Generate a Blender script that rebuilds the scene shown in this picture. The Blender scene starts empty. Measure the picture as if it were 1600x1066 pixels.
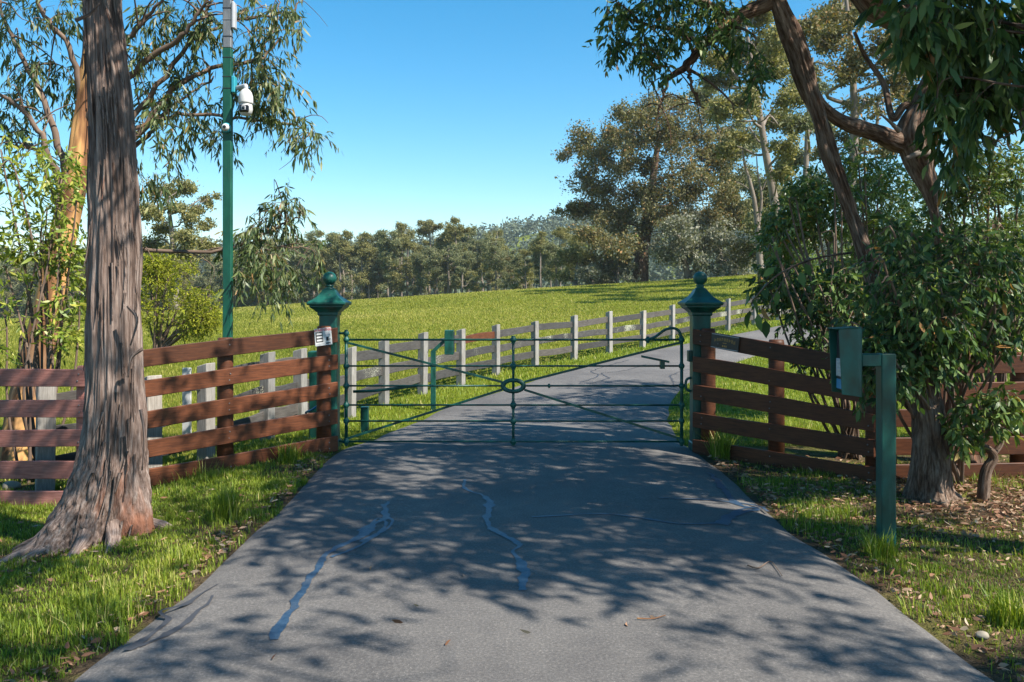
import bpy, bmesh, math
import numpy as np
from mathutils import Vector, Matrix

# ------------------------------------------------------------------ camera, sky, sun, exposure
sc = bpy.context.scene
col = sc.collection
F_PX, HORIZON, CAM_Z = 1330.0, 465.0, 1.8
cam = bpy.data.cameras.new('camera')
cam.sensor_width = 36.0
cam.lens = F_PX / 1600 * 36
cam.shift_y = -(533 - HORIZON) / 1600
cam.clip_start, cam.clip_end = 0.05, 5000
cam_ob = bpy.data.objects.new('camera', cam)
cam_ob.location = (0, 0, CAM_Z)
cam_ob.rotation_euler = (math.radians(90), 0, 0)
col.objects.link(cam_ob)
sc.camera = cam_ob

SUN_EL = math.radians(49)
SUN_AZ = math.atan2(0.86, -0.51)          # clockwise from +Y
S = Vector((math.cos(SUN_EL) * math.sin(SUN_AZ), math.cos(SUN_EL) * math.cos(SUN_AZ), math.sin(SUN_EL)))
world = bpy.data.worlds.new('World')
sc.world = world
world.use_nodes = True
wn = world.node_tree.nodes
sky = wn.new('ShaderNodeTexSky')
sky.sky_type = 'NISHITA'
sky.sun_disc = False
sky.sun_elevation = SUN_EL
sky.sun_rotation = SUN_AZ
sky.altitude = 100
sky.air_density = 1.0
sky.dust_density = 0.25
sky.ozone_density = 1.6
wn['Background'].inputs[1].default_value = 0.098
hs = wn.new('ShaderNodeHueSaturation')
hs.inputs['Hue'].default_value = 0.487
hs.inputs['Saturation'].default_value = 1.45
world.node_tree.links.new(sky.outputs[0], hs.inputs['Color'])
world.node_tree.links.new(hs.outputs[0], wn['Background'].inputs[0])
sun = bpy.data.lights.new('sun', 'SUN')
sun.energy = 5.0
sun.angle = math.radians(0.55)
sun.color = (1.0, 0.935, 0.83)
sun_ob = bpy.data.objects.new('sun', sun)
sun_ob.rotation_euler = S.to_track_quat('Z', 'Y').to_euler()
sun_ob.location = (20, -10, 30)
col.objects.link(sun_ob)
sc.view_settings.view_transform = 'Standard'
sc.view_settings.look = 'None'
sc.view_settings.exposure = 1.08
sc.view_settings.gamma = 1.0
sc.cycles.use_denoising = True
sc.cycles.max_bounces = 6
sc.cycles.transparent_max_bounces = 8

# ------------------------------------------------------------------ numeric helpers
R = np.random.default_rng(7)

def sstep(a, b, x):
    t = np.clip((np.asarray(x, float) - a) / (b - a), 0, 1)
    return t * t * (3 - 2 * t)

def _hash(i, j, k, s):
    n = (i.astype(np.int64) * 374761393 + j.astype(np.int64) * 668265263 + k.astype(np.int64) * 2147483647 + s * 974634777) & 0xffffffff
    n = ((n ^ (n >> 13)) * 1274126177) & 0xffffffff
    n = n ^ (n >> 16)
    return (n & 0xffff) / 65535.0

def vnoise(p, seed=0):
    p = np.asarray(p, float)
    i = np.floor(p).astype(np.int64)
    f = p - i
    f = f * f * (3 - 2 * f)
    r = 0
    for a in (0, 1):
        wx = f[:, 0] if a else 1 - f[:, 0]
        for b in (0, 1):
            wy = f[:, 1] if b else 1 - f[:, 1]
            for c in (0, 1):
                wz = f[:, 2] if c else 1 - f[:, 2]
                r = r + wx * wy * wz * _hash(i[:, 0] + a, i[:, 1] + b, i[:, 2] + c, seed)
    return r

def noise2(x, y, f, seed=0):
    x, y = np.broadcast_arrays(np.asarray(x, float), np.asarray(y, float))
    return vnoise(np.stack([x.ravel() * f, y.ravel() * f, np.zeros(x.size) + .5], 1), seed).reshape(x.shape)

def unit(v):
    return v / np.maximum(np.linalg.norm(v, axis=-1, keepdims=True), 1e-9)

def at(px, py, Y):
    """point of the place that stands Y metres ahead, read off the photograph's perspective"""
    return np.array(((px - 800) * Y / F_PX, Y, CAM_Z - (py - HORIZON) * Y / F_PX))

def H(x, y):
    x = np.asarray(x, float); y = np.asarray(y, float)
    t = np.clip((y - 13) / 67, 0, 1) ** 1.2
    z = t * (2.5 + 0.065 * np.clip(x, -70, 60))
    z = z - .22 * sstep(2.4, 4.4, -x) * (1 - sstep(11, 16, y))
    z = z - .16 * sstep(11, 14, y) * (1 - sstep(20, 34, y))
    z = z - 5 * sstep(150, 280, y)
    ridge = 40 + 9 * np.sin(x * .008 + 1.1) + 5 * np.sin(x * .021)
    z = z + ridge * sstep(300, 640, y)
    z = z + .35 * (noise2(x, y, .06, 3) - .5) * sstep(30, 60, y)
    return z

def ground_hit(px, py):
    lo, hi = 2.0, 300.0
    ys = np.linspace(lo, hi, 6000)
    xs = (px - 800) * ys / F_PX
    zs = CAM_Z - (py - HORIZON) * ys / F_PX
    d = zs - H(xs, ys)
    i = np.argmax(d < 0)
    return np.array((xs[i], ys[i], H(xs[i], ys[i])))

def catmull(P, n):
    P = np.asarray(P, float)
    if len(P) == 2:
        return P[0] + (P[1] - P[0]) * np.linspace(0, 1, n)[:, None]
    Q = np.vstack([2 * P[0] - P[1], P, 2 * P[-1] - P[-2]])
    u = np.linspace(0, len(P) - 1 - 1e-6, n)
    i = u.astype(int); t = (u - i)[:, None]
    a, b, c, d = Q[i], Q[i + 1], Q[i + 2], Q[i + 3]
    return .5 * (2 * b + (c - a) * t + (2 * a - 5 * b + 4 * c - d) * t ** 2 + (3 * b - a - 3 * c + d) * t ** 3)

# ------------------------------------------------------------------ mesh helpers
class Geo:
    def __init__(s):
        s.V = []; s.T = []; s.Q = []; s.A = []; s.B = []; s.n = 0
    def add(s, V, T=None, Q=None, rnd=None, bark=None):
        V = np.asarray(V, float).reshape(-1, 3)
        s.V.append(V)
        if T is not None and len(T): s.T.append(np.asarray(T, np.int64).reshape(-1, 3) + s.n)
        if Q is not None and len(Q): s.Q.append(np.asarray(Q, np.int64).reshape(-1, 4) + s.n)
        s.A.append(np.zeros(len(V)) if rnd is None else np.broadcast_to(np.asarray(rnd, float), (len(V),)))
        s.B.append(V if bark is None else bark)
        s.n += len(V)
    def mesh(s, name, mat, smooth=True):
        me = bpy.data.meshes.new(name)
        V = np.vstack(s.V)
        T = np.vstack(s.T) if s.T else np.zeros((0, 3), np.int64)
        Q = np.vstack(s.Q) if s.Q else np.zeros((0, 4), np.int64)
        me.vertices.add(len(V)); me.vertices.foreach_set('co', V.ravel().astype(np.float32))
        me.loops.add(T.size + Q.size)
        me.loops.foreach_set('vertex_index', np.concatenate([T.ravel(), Q.ravel()]).astype(np.int32))
        me.polygons.add(len(T) + len(Q))
        st = np.concatenate([np.arange(len(T)) * 3, T.size + np.arange(len(Q)) * 4]).astype(np.int32)
        me.polygons.foreach_set('loop_start', st)
        me.polygons.foreach_set('use_smooth', np.full(len(st), smooth))
        a = me.attributes.new('rnd', 'FLOAT', 'POINT'); a.data.foreach_set('value', np.concatenate(s.A).astype(np.float32))
        b = me.attributes.new('bark', 'FLOAT_VECTOR', 'POINT'); b.data.foreach_set('vector', np.vstack(s.B).ravel().astype(np.float32))
        me.update(calc_edges=True)
        me.validate()
        me.materials.append(mat)
        return me
    def obj(s, name, mat, parent=None, smooth=True):
        return link(name, s.mesh(name, mat, smooth), parent)

def link(name, data, parent=None):
    o = bpy.data.objects.new(name, data)
    col.objects.link(o)
    if parent is not None:
        o.parent = parent
        o.matrix_parent_inverse = Matrix.Translation(-parent.location) if parent.type == 'EMPTY' else Matrix.Identity(4)
    return o

def empty(name, loc, label, cat, group=None):
    o = bpy.data.objects.new(name, None)
    o.location = Vector([float(v) for v in loc]); o.empty_display_size = .1
    col.objects.link(o)
    return tag(o, label, cat, group)

def tag(o, label=None, cat=None, group=None, kind=None):
    if label: o['label'] = label
    if cat: o['category'] = cat
    if group: o['group'] = group
    if kind: o['kind'] = kind
    return o

def tube_geo(G, pts, rad, nseg=8, cap=True, rnd=0.0, disp=None, s0=0.0):
    pts = np.asarray(pts, float); rad = np.broadcast_to(np.asarray(rad, float), (len(pts),))
    n = len(pts)
    tan = unit(np.gradient(pts, axis=0))
    ref = np.array((1., 0, 0)) if abs(tan[0][0]) < .8 else np.array((0, 1., 0))
    u = unit(np.cross(np.cross(tan[0], ref), tan[0])); U = []
    for k in range(n):
        u = u - tan[k] * np.dot(u, tan[k]); u = u / max(np.linalg.norm(u), 1e-9); U.append(u)
    U = np.array(U); W = np.cross(tan, U)
    th = np.arange(nseg) * 2 * np.pi / nseg
    c, s_ = np.cos(th), np.sin(th)
    sl = np.concatenate([[0], np.cumsum(np.linalg.norm(np.diff(pts, axis=0), axis=1))]) + s0
    rr = np.repeat(rad[:, None], nseg, 1)
    bark = np.stack([np.broadcast_to(c, (n, nseg)) * rad[:, None], np.broadcast_to(s_, (n, nseg)) * rad[:, None], np.repeat(sl[:, None], nseg, 1)], -1)
    if disp is not None:
        rr = rr + disp(bark.reshape(-1, 3), np.broadcast_to(th, (n, nseg)).ravel(), np.repeat(sl, nseg)).reshape(n, nseg)
    V = pts[:, None] + U[:, None] * (c[None, :, None] * rr[..., None]) + W[:, None] * (s_[None, :, None] * rr[..., None])
    i, j = np.meshgrid(np.arange(n - 1), np.arange(nseg), indexing='ij')
    a = i * nseg + j; b = i * nseg + (j + 1) % nseg
    Q = np.stack([a, b, b + nseg, a + nseg], -1).reshape(-1, 4)
    V = V.reshape(-1, 3); bark = bark.reshape(-1, 3); T = []
    if cap:
        V = np.vstack([V, pts[0], pts[-1]]); bark = np.vstack([bark, bark[0], bark[-1]])
        c0, c1 = n * nseg, n * nseg + 1
        for k in range(nseg):
            T.append((c0, (k + 1) % nseg, k)); T.append((c1, (n - 1) * nseg + k, (n - 1) * nseg + (k + 1) % nseg))
    G.add(V, T, Q, rnd, bark)

def tube(name, pts, rad, mat, parent=None, nseg=10, smooth=True):
    G = Geo(); tube_geo(G, pts, rad, nseg); return G.obj(name, mat, parent, smooth)

def bm_mesh(name, bm, mat, smooth=False):
    me = bpy.data.meshes.new(name); bm.normal_update(); bm.to_mesh(me); bm.free()
    if smooth: me.polygons.foreach_set('use_smooth', np.ones(len(me.polygons), bool))
    me.materials.append(mat); return me

def box_bm(lo, hi, bev=.004, seg=1):
    bm = bmesh.new()
    bmesh.ops.create_cube(bm, size=1)
    lo, hi = np.array(lo, float), np.array(hi, float)
    for v in bm.verts:
        v.co = Vector(((lo + hi) / 2 + np.array(v.co) * (hi - lo)).tolist())
    if bev: bmesh.ops.bevel(bm, geom=bm.edges[:], offset=bev, segments=seg, affect='EDGES', profile=.5)
    return bm

def box(name, lo, hi, mat, parent=None, bev=.004):
    return link(name, bm_mesh(name, box_bm(lo, hi, bev), mat), parent)

def hull_box(name, corners, mat, parent=None, bev=.004):
    """eight corners: bottom ring of four, then top ring of four"""
    bm = bmesh.new()
    v = [bm.verts.new([float(q) for q in c]) for c in corners]
    for f in ((3, 2, 1, 0), (4, 5, 6, 7), (0, 1, 5, 4), (1, 2, 6, 5), (2, 3, 7, 6), (3, 0, 4, 7)):
        bm.faces.new([v[k] for k in f])
    bmesh.ops.recalc_face_normals(bm, faces=bm.faces[:])
    if bev: bmesh.ops.bevel(bm, geom=bm.edges[:], offset=bev, segments=1, affect='EDGES')
    return link(name, bm_mesh(name, bm, mat), parent)

def plank(name, p0, p1, hgt, thk, mat, parent=None, seg=6, warp=.006, bev=.005):
    """a board from p0 to p1 (its lower edge), upright, thickness centred; a little warped"""
    p0, p1 = np.array(p0, float), np.array(p1, float)
    d = p1 - p0; nrm = unit(np.array((d[1], -d[0], 0.)))
    bm = bmesh.new(); rings = []
    ph = R.uniform(0, 6)
    for k in range(seg + 1):
        t = k / seg
        c = p0 + d * t + np.array((0, 0, warp * math.sin(ph + t * 4))) + nrm * warp * math.sin(ph * 2 + t * 5) * .6
        hh = hgt * (1 + .03 * math.sin(ph * 3 + 7 * t))
        rings.append([bm.verts.new((c + nrm * s * thk / 2 + np.array((0, 0, z))).tolist()) for s, z in ((1, 0), (1, hh), (-1, hh), (-1, 0))])
    for a, b in zip(rings[:-1], rings[1:]):
        for k in range(4): bm.faces.new((a[k], a[(k + 1) % 4], b[(k + 1) % 4], b[k]))
    bm.faces.new(rings[0]); bm.faces.new(rings[-1][::-1])
    bmesh.ops.recalc_face_normals(bm, faces=bm.faces[:])
    ed = [e for e in bm.edges if e.calc_face_angle(0) > .9]
    bmesh.ops.bevel(bm, geom=ed, offset=bev, segments=1, affect='EDGES')
    return link(name, bm_mesh(name, bm, mat), parent)

def lathe_bm(prof, nseg=16, rot=0.0, centre=(0, 0, 0), square=False):
    bm = bmesh.new(); rings = []
    k0 = math.sqrt(2) if square else 1
    for r, z in prof:
        rings.append([bm.verts.new((centre[0] + k0 * r * math.cos(rot + a * 2 * math.pi / nseg), centre[1] + k0 * r * math.sin(rot + a * 2 * math.pi / nseg), centre[2] + z)) for a in range(nseg)])
    for a, b in zip(rings[:-1], rings[1:]):
        for k in range(nseg): bm.faces.new((a[k], a[(k + 1) % nseg], b[(k + 1) % nseg], b[k]))
    bm.faces.new(rings[0][::-1]); bm.faces.new(rings[-1])
    return bm

def sphere_prof(r, n=10, z0=0.0):
    return [(max(r * math.sin(math.pi * k / n), 1e-4), z0 - r * math.cos(math.pi * k / n)) for k in range(n + 1)]

# ------------------------------------------------------------------ materials
def new_mat(name):
    m = bpy.data.materials.new(name); m.use_nodes = True
    return m, m.node_tree.nodes, m.node_tree.links, m.node_tree.nodes['Principled BSDF']

def coord(n, l, scale, src='Object'):
    mp = n.new('ShaderNodeMapping'); mp.inputs['Scale'].default_value = scale
    if src == 'Object':
        tc = n.new('ShaderNodeTexCoord'); l.new(tc.outputs['Object'], mp.inputs[0])
    else:
        at_ = n.new('ShaderNodeAttribute'); at_.attribute_name = src; l.new(at_.outputs['Vector'], mp.inputs[0])
    return mp.outputs[0]

def noise(n, l, vec, scale, detail=4, rough=.55):
    t = n.new('ShaderNodeTexNoise'); t.inputs['Scale'].default_value = scale
    t.inputs['Detail'].default_value = detail; t.inputs['Roughness'].default_value = rough
    l.new(vec, t.inputs['Vector']); return t.outputs['Fac']

def ramp(n, l, fac, stops):
    r = n.new('ShaderNodeValToRGB'); e = r.color_ramp.elements
    e[0].position, e[0].color = stops[0][0], (*stops[0][1], 1)
    e[1].position, e[1].color = stops[-1][0], (*stops[-1][1], 1)
    for p, c in stops[1:-1]:
        q = e.new(p); q.color = (*c, 1)
    l.new(fac, r.inputs[0]); return r.outputs[0]

def mix(n, l, fac, a, b, mode='MIX'):
    m = n.new('ShaderNodeMix'); m.data_type = 'RGBA'; m.blend_type = mode
    for sock, v in ((m.inputs[0], fac), (m.inputs[6], a), (m.inputs[7], b)):
        if hasattr(v, 'links'): l.new(v, sock)
        elif isinstance(v, (int, float)): sock.default_value = v
        else: sock.default_value = (*v, 1)
    return m.outputs[2]

def bump(n, l, h, strength, dist=.01, prev=None):
    b = n.new('ShaderNodeBump'); b.inputs['Strength'].default_value = strength; b.inputs['Distance'].default_value = dist
    l.new(h, b.inputs['Height'])
    if prev is not None: l.new(prev, b.inputs['Normal'])
    return b.outputs[0]

def leaf_mat(name, stops, trans=.3, rough=.45, spec=.5):
    m, n, l, p = new_mat(name)
    a = n.new('ShaderNodeAttribute'); a.attribute_name = 'rnd'
    c = ramp(n, l, a.outputs['Fac'], stops)
    l.new(c, p.inputs['Base Color']); p.inputs['Roughness'].default_value = rough
    p.inputs['Specular IOR Level'].default_value = spec
    tr = n.new('ShaderNodeBsdfTranslucent')
    c2 = mix(n, l, 1.0, c, (1.0, 1.0, .45), 'MULTIPLY'); l.new(c2, tr.inputs[0])
    ms = n.new('ShaderNodeMixShader'); ms.inputs[0].default_value = trans
    l.new(p.outputs[0], ms.inputs[1]); l.new(tr.outputs[0], ms.inputs[2])
    l.new(ms.outputs[0], n['Material Output'].inputs[0])
    return m

def bark_mat(name, stops, fine=26.0, stretch=.09, bstr=.8, bdist=.02, patch=None, pth=.64):
    m, n, l, p = new_mat(name)
    v = coord(n, l, (1, 1, stretch), 'bark')
    v2 = coord(n, l, (1, 1, 1), 'bark')
    f1 = noise(n, l, v, fine, 6, .65)
    f2 = noise(n, l, v2, 2.2, 4, .6)
    fb = noise(n, l, v, fine * .3, 4, .6)
    av = n.new('ShaderNodeMath'); av.operation = 'MULTIPLY_ADD'; av.inputs[1].default_value = .62
    hb = n.new('ShaderNodeMath'); hb.operation = 'MULTIPLY'; hb.inputs[1].default_value = .38
    l.new(fb, hb.inputs[0]); l.new(f1, av.inputs[0]); l.new(hb.outputs[0], av.inputs[2])
    f1 = av.outputs[0]
    c = ramp(n, l, f1, stops)
    c = mix(n, l, .5, c, ramp(n, l, f2, [(.3, (.45, .45, .46)), (.7, (1.0, 1.0, 1.0))]), 'MULTIPLY')
    if patch:
        v3 = coord(n, l, (1, 1, .18), 'bark')
        f3 = noise(n, l, v3, 5.0, 3, .5)
        mk = ramp(n, l, f3, [(pth, (0, 0, 0)), (pth + .1, (.85, .85, .85))])
        c = mix(n, l, mk, c, patch)
    l.new(c, p.inputs['Base Color']); p.inputs['Roughness'].default_value = .92
    p.inputs['Specular IOR Level'].default_value = .15
    l.new(bump(n, l, f1, bstr, bdist), p.inputs['Normal'])
    return m

def wood_mat(name, dark, light, rough=.6, along=(1.2, 1.2, 22), lichen=None, spec=.3, stain=None):
    m, n, l, p = new_mat(name)
    v = coord(n, l, along)
    f = noise(n, l, v, 3.0, 6, .65)
    c = ramp(n, l, f, [(.28, dark), (.72, light)])
    v2 = coord(n, l, (1, 1, 1))
    f2 = noise(n, l, v2, 3.0, 5, .6)
    c = mix(n, l, .6, c, ramp(n, l, f2, [(.3, (.6, .58, .56)), (.7, (1.1, 1.1, 1.1))]), 'MULTIPLY')
    oi = n.new('ShaderNodeObjectInfo')
    c = mix(n, l, 1.0, c, ramp(n, l, oi.outputs['Random'], [(0, (.68, .70, .72)), (.5, (1.0, 1.0, 1.0)), (1, (1.28, 1.2, 1.12))]), 'MULTIPLY')
    vk = n.new('ShaderNodeTexVoronoi'); vk.inputs['Scale'].default_value = 2.6; l.new(v2, vk.inputs['Vector'])
    c = mix(n, l, ramp(n, l, vk.outputs['Distance'], [(.03, (.8, .8, .8)), (.09, (0, 0, 0))]), c, tuple(q * .45 for q in dark))
    if lichen:
        f3 = noise(n, l, v2, 55, 3, .7)
        f4 = noise(n, l, v2, 1.3, 2, .5)
        mm = n.new('ShaderNodeMath'); mm.operation = 'MULTIPLY'; l.new(f3, mm.inputs[0]); l.new(f4, mm.inputs[1])
        c = mix(n, l, ramp(n, l, mm.outputs[0], [(.33, (0, 0, 0)), (.38, (1, 1, 1))]), c, lichen)
    l.new(c, p.inputs['Base Color']); p.inputs['Roughness'].default_value = rough
    p.inputs['Specular IOR Level'].default_value = spec
    l.new(bump(n, l, f, .35, .004), p.inputs['Normal'])
    return m

def paint_mat(name, c, rough=.38, metal=0.0, var=.25, spec=.5):
    m, n, l, p = new_mat(name)
    v = coord(n, l, (1, 1, .5))
    f = noise(n, l, v, 9, 5, .6)
    cc = mix(n, l, ramp(n, l, f, [(.35, (0, 0, 0)), (.75, (1, 1, 1))]), tuple(q * (1 - var) for q in c), tuple(min(1, q * (1 + var)) for q in c))
    fd = noise(n, l, coord(n, l, (1, 1, .12)), 16, 5, .7)
    cc = mix(n, l, ramp(n, l, fd, [(.56, (0, 0, 0)), (.78, (.35, .35, .35))]), cc, tuple(.10 + q * .7 for q in c))
    fch = noise(n, l, coord(n, l, (1, 1, 1)), 75, 2, .5)
    cc = mix(n, l, ramp(n, l, fch, [(.74, (0, 0, 0)), (.77, (.8, .8, .8))]), cc, (.12, .075, .05))
    l.new(cc, p.inputs['Base Color']); p.inputs['Metallic'].default_value = metal
    p.inputs['Specular IOR Level'].default_value = spec
    fr = ramp(n, l, f, [(.3, (rough * .8,) * 3), (.7, (min(1, rough * 1.3),) * 3)]); l.new(fr, p.inputs['Roughness'])
    f2 = noise(n, l, v, 60, 2, .5)
    l.new(bump(n, l, f2, .08, .002), p.inputs['Normal'])
    return m

def mat_asphalt():
    m, n, l, p = new_mat('asphalt')
    v = coord(n, l, (1, 1, 1))
    big = noise(n, l, v, .55, 5, .6); mid = noise(n, l, v, 6, 5, .6); fine = noise(n, l, v, 62, 4, .85)
    c = ramp(n, l, big, [(.3, (.085, .080, .078)), (.7, (.15, .140, .131))])
    c = mix(n, l, .5, c, ramp(n, l, mid, [(.3, (.72, .72, .73)), (.7, (1.15, 1.14, 1.12))]), 'MULTIPLY')
    c = mix(n, l, .58, c, ramp(n, l, fine, [(.32, (.35, .35, .36)), (.52, (1.0, 1.0, 1.0)), (.68, (2.2, 2.15, 2.05))]), 'MULTIPLY')
    vo = n.new('ShaderNodeTexVoronoi'); vo.inputs['Scale'].default_value = 55; l.new(v, vo.inputs['Vector'])
    sp = ramp(n, l, vo.outputs['Distance'], [(.06, (1, 1, 1)), (.12, (0, 0, 0))])
    vo2 = noise(n, l, v, 31, 1, .5)
    mm = mix(n, l, 1.0, sp, ramp(n, l, vo2, [(.52, (0, 0, 0)), (.58, (.8, .8, .8))]), 'MULTIPLY')
    c = mix(n, l, mm, c, (.42, .40, .37))
    l.new(c, p.inputs['Base Color']); p.inputs['Roughness'].default_value = .8
    p.inputs['Specular IOR Level'].default_value = .35
    l.new(bump(n, l, fine, .55, .006), p.inputs['Normal'])
    return m

def mat_ground():
    m, n, l, p = new_mat('ground_soil_and_grass')
    v = coord(n, l, (1, 1, 1))
    big = noise(n, l, v, .09, 5, .6); mid = noise(n, l, v, 1.6, 6, .65); fine = noise(n, l, v, 14, 5, .7)
    soil = ramp(n, l, fine, [(.3, (.045, .032, .018)), (.7, (.15, .105, .062))])
    grass = ramp(n, l, fine, [(.25, (.075, .10, .009)), (.55, (.17, .195, .016)), (.8, (.26, .25, .04))])
    grass = mix(n, l, .7, grass, ramp(n, l, mid, [(.3, (.62, .72, .6)), (.7, (1.15, 1.1, 1.0))]), 'MULTIPLY')
    grass = mix(n, l, .6, grass, ramp(n, l, big, [(.35, (.75, .95, .8)), (.65, (1.15, 1.05, .95))]), 'MULTIPLY')
    # bare earth near the drive and under the trees, meadow further off
    sx = n.new('ShaderNodeSeparateXYZ'); tc = n.new('ShaderNodeTexCoord'); l.new(tc.outputs['Object'], sx.inputs[0])
    mr = n.new('ShaderNodeMapRange'); mr.inputs[1].default_value = 9; mr.inputs[2].default_value = 15; mr.inputs[3].default_value = .0
    l.new(sx.outputs['Y'], mr.inputs[0])
    add = n.new('ShaderNodeMath'); add.operation = 'ADD'; l.new(mr.outputs[0], add.inputs[0]); l.new(mid, add.inputs[1])
    k = ramp(n, l, add.outputs[0], [(.5, (0, 0, 0)), (.8, (1, 1, 1))])
    c = mix(n, l, k, soil, grass)
    l.new(c, p.inputs['Base Color']); p.inputs['Roughness'].default_value = .95
    p.inputs['Specular IOR Level'].default_value = .1
    b = bump(n, l, fine, 1.0, .08); b = bump(n, l, mid, .8, .3, b)
    l.new(b, p.inputs['Normal'])
    return m

def plain(name, c, rough=.5, metal=0.0, spec=.5):
    m, n, l, p = new_mat(name)
    v = coord(n, l, (1, 1, 1)); f = noise(n, l, v, 18, 4, .6)
    cc = mix(n, l, f, tuple(q * .85 for q in c), tuple(min(1, q * 1.12) for q in c))
    l.new(cc, p.inputs['Base Color']); p.inputs['Roughness'].default_value = rough
    p.inputs['Metallic'].default_value = metal; p.inputs['Specular IOR Level'].default_value = spec
    return m

def mat_seal():
    m, n, l, p = new_mat('worn_sky_tinted_sealant')
    v = coord(n, l, (1, 1, 1)); f = noise(n, l, v, 40, 4, .7); f2 = noise(n, l, v, 5, 3, .6)
    c = ramp(n, l, f, [(.35, (.010, .036, .078)), (.62, (.035, .07, .118))])  # blue of the reflected sky painted into the dark sealant colour
    c = mix(n, l, ramp(n, l, f2, [(.5, (0, 0, 0)), (.7, (.5, .5, .5))]), c, (.08, .09, .105))
    l.new(c, p.inputs['Base Color']); p.inputs['Roughness'].default_value = .45
    l.new(bump(n, l, f, .4, .004), p.inputs['Normal'])
    return m

M = {}
M['asphalt'] = mat_asphalt()
M['ground'] = mat_ground()
M['seal'] = mat_seal()
M['tar'] = plain('old_tar_smear', (.045, .047, .054), .6)
M['green'] = paint_mat('green_gloss_paint', (.005, .075, .056), .40, var=.5)
M['green2'] = paint_mat('green_pole_paint', (.003, .078, .048), .45)
M['galv'] = paint_mat('galvanised_steel', (.20, .215, .23), .55, .5)
M['white'] = plain('white_plastic', (.55, .55, .54), .4)
M['grey'] = plain('grey_plastic', (.42, .43, .45), .4)
M['black'] = plain('black_glass', (.012, .012, .014), .12)
M['blue'] = plain('blue_plastic', (.02, .22, .42), .4)
M['teal'] = plain('teal_plastic', (.03, .30, .38), .4)
M['red'] = plain('red_print', (.55, .03, .05), .5)
M['ink'] = plain('black_print', (.02, .02, .025), .5)
M['gold'] = plain('gold_lettering', (.42, .27, .08), .4, .5)
M['plaque'] = paint_mat('plaque_black', (.02, .028, .03), .35)
M['brown'] = wood_mat('brown_stained_timber', (.050, .017, .008), (.165, .056, .023), .55, (2.2, 2.2, 26))
M['redwood'] = wood_mat('reddish_stained_timber', (.19, .068, .055), (.42, .19, .155), .65, (2.2, 2.2, 30))
M['greywood'] = wood_mat('weathered_grey_rail', (0.043, 0.041, 0.040), (0.108, 0.104, 0.101), .85, (2, 2, 26), spec=.15)
M['lichen'] = wood_mat('lichened_grey_rail', (0.043, 0.041, 0.040), (0.108, 0.104, 0.101), .85, (2, 2, 26), (0.396, 0.396, 0.302), .15)
M['palepost'] = wood_mat('pale_weathered_post', (.20, .185, .17), (.42, .40, .37), .85, (24, 24, 2), spec=.15)
M['bark_big'] = bark_mat('stringy_grey_bark', [(.34, (0.039, 0.024, 0.018)), (.44, (0.146, 0.100, 0.081)), (.54, (0.258, 0.192, 0.162)), (.68, (0.447, 0.368, 0.323))], 85, .045, .9, .03, (0.258, 0.104, 0.058), .60)
M['bark_peel'] = bark_mat('peeling_orange_bark', [(.3, (.07, .035, .018)), (.5, (.25, .12, .06)), (.75, (.55, .36, .22))], 12, .09, .8, .02, (.66, .36, .14), .46)
M['bark_dark'] = bark_mat('dark_furrowed_bark', [(.34, (.028, .017, .012)), (.46, (.115, .07, .048)), (.66, (.34, .25, .19))], 55, .12, 1.0, .035, (.24, .09, .042), .62)
M['bark_far'] = bark_mat('pale_gum_bark', [(.3, (.11, .085, .065)), (.6, (.30, .25, .21)), (.8, (.5, .45, .4))], 5, .15, .5, .03)
M['twig'] = bark_mat('twig_bark', [(.3, (.09, .06, .045)), (.7, (.28, .2, .15))], 14, .2, .4, .01)
M['leaf_gum'] = leaf_mat('gum_leaf', [(0, (0.045, 0.076, 0.025)), (.5, (0.108, 0.152, 0.051)), (.85, (0.215, 0.240, 0.083)), (1, (0.329, 0.190, 0.076))], .3)
M['leaf_dark'] = leaf_mat('dark_glossy_leaf', [(0, (0.025, 0.056, 0.019)), (.4, (0.060, 0.121, 0.035)), (.75, (0.134, 0.215, 0.054)), (.95, (0.228, 0.282, 0.081)), (1, (0.349, 0.175, 0.054))], .32, .48, .35)
M['leaf_shrub'] = leaf_mat('shrub_leaf', [(0, (0.052, 0.098, 0.019)), (.5, (0.124, 0.189, 0.039)), (.9, (0.247, 0.299, 0.072)), (1, (0.390, 0.260, 0.065))], .3, .4)
M['leaf_bright'] = leaf_mat('bright_wattle_leaf', [(0, (0.111, 0.182, 0.019)), (.5, (0.234, 0.305, 0.039)), (1, (0.468, 0.442, 0.078))], .35)
M['leaf_yellow'] = leaf_mat('yellow_green_wattle', [(0, (0.120, 0.156, 0.010)), (.5, (0.240, 0.264, 0.017)), (1, (0.396, 0.372, 0.036))], .3, .6, .2)
M['leaf_far'] = leaf_mat('far_gum_foliage', [(0, (0.078, 0.095, 0.048)), (.5, (0.186, 0.204, 0.101)), (1, (0.344, 0.323, 0.164))], .3, .6, .2)
M['leaf_olive'] = leaf_mat('olive_gum_foliage', [(0, (0.101, 0.107, 0.038)), (.5, (0.222, 0.217, 0.083)), (1, (0.388, 0.330, 0.126))], .3, .6, .2)
M['leaf_brown'] = leaf_mat('brown_tinged_gum_foliage', [(0, (0.075, 0.080, 0.038)), (.45, (0.172, 0.167, 0.075)), (.8, (0.265, 0.212, 0.094)), (1, (0.401, 0.218, 0.088))], .3, .6, .2)
M['leaf_silver'] = leaf_mat('silver_grey_foliage', [(0, (0.114, 0.122, 0.086)), (.5, (0.229, 0.237, 0.172)), (1, (0.458, 0.443, 0.358))], .3, .6, .2)
M['leaf_hill'] = leaf_mat('hill_forest_foliage', [(0, (0.065, 0.091, 0.065)), (.5, (0.111, 0.137, 0.091)), (1, (0.169, 0.195, 0.117))], .1, .8, .1)
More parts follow.
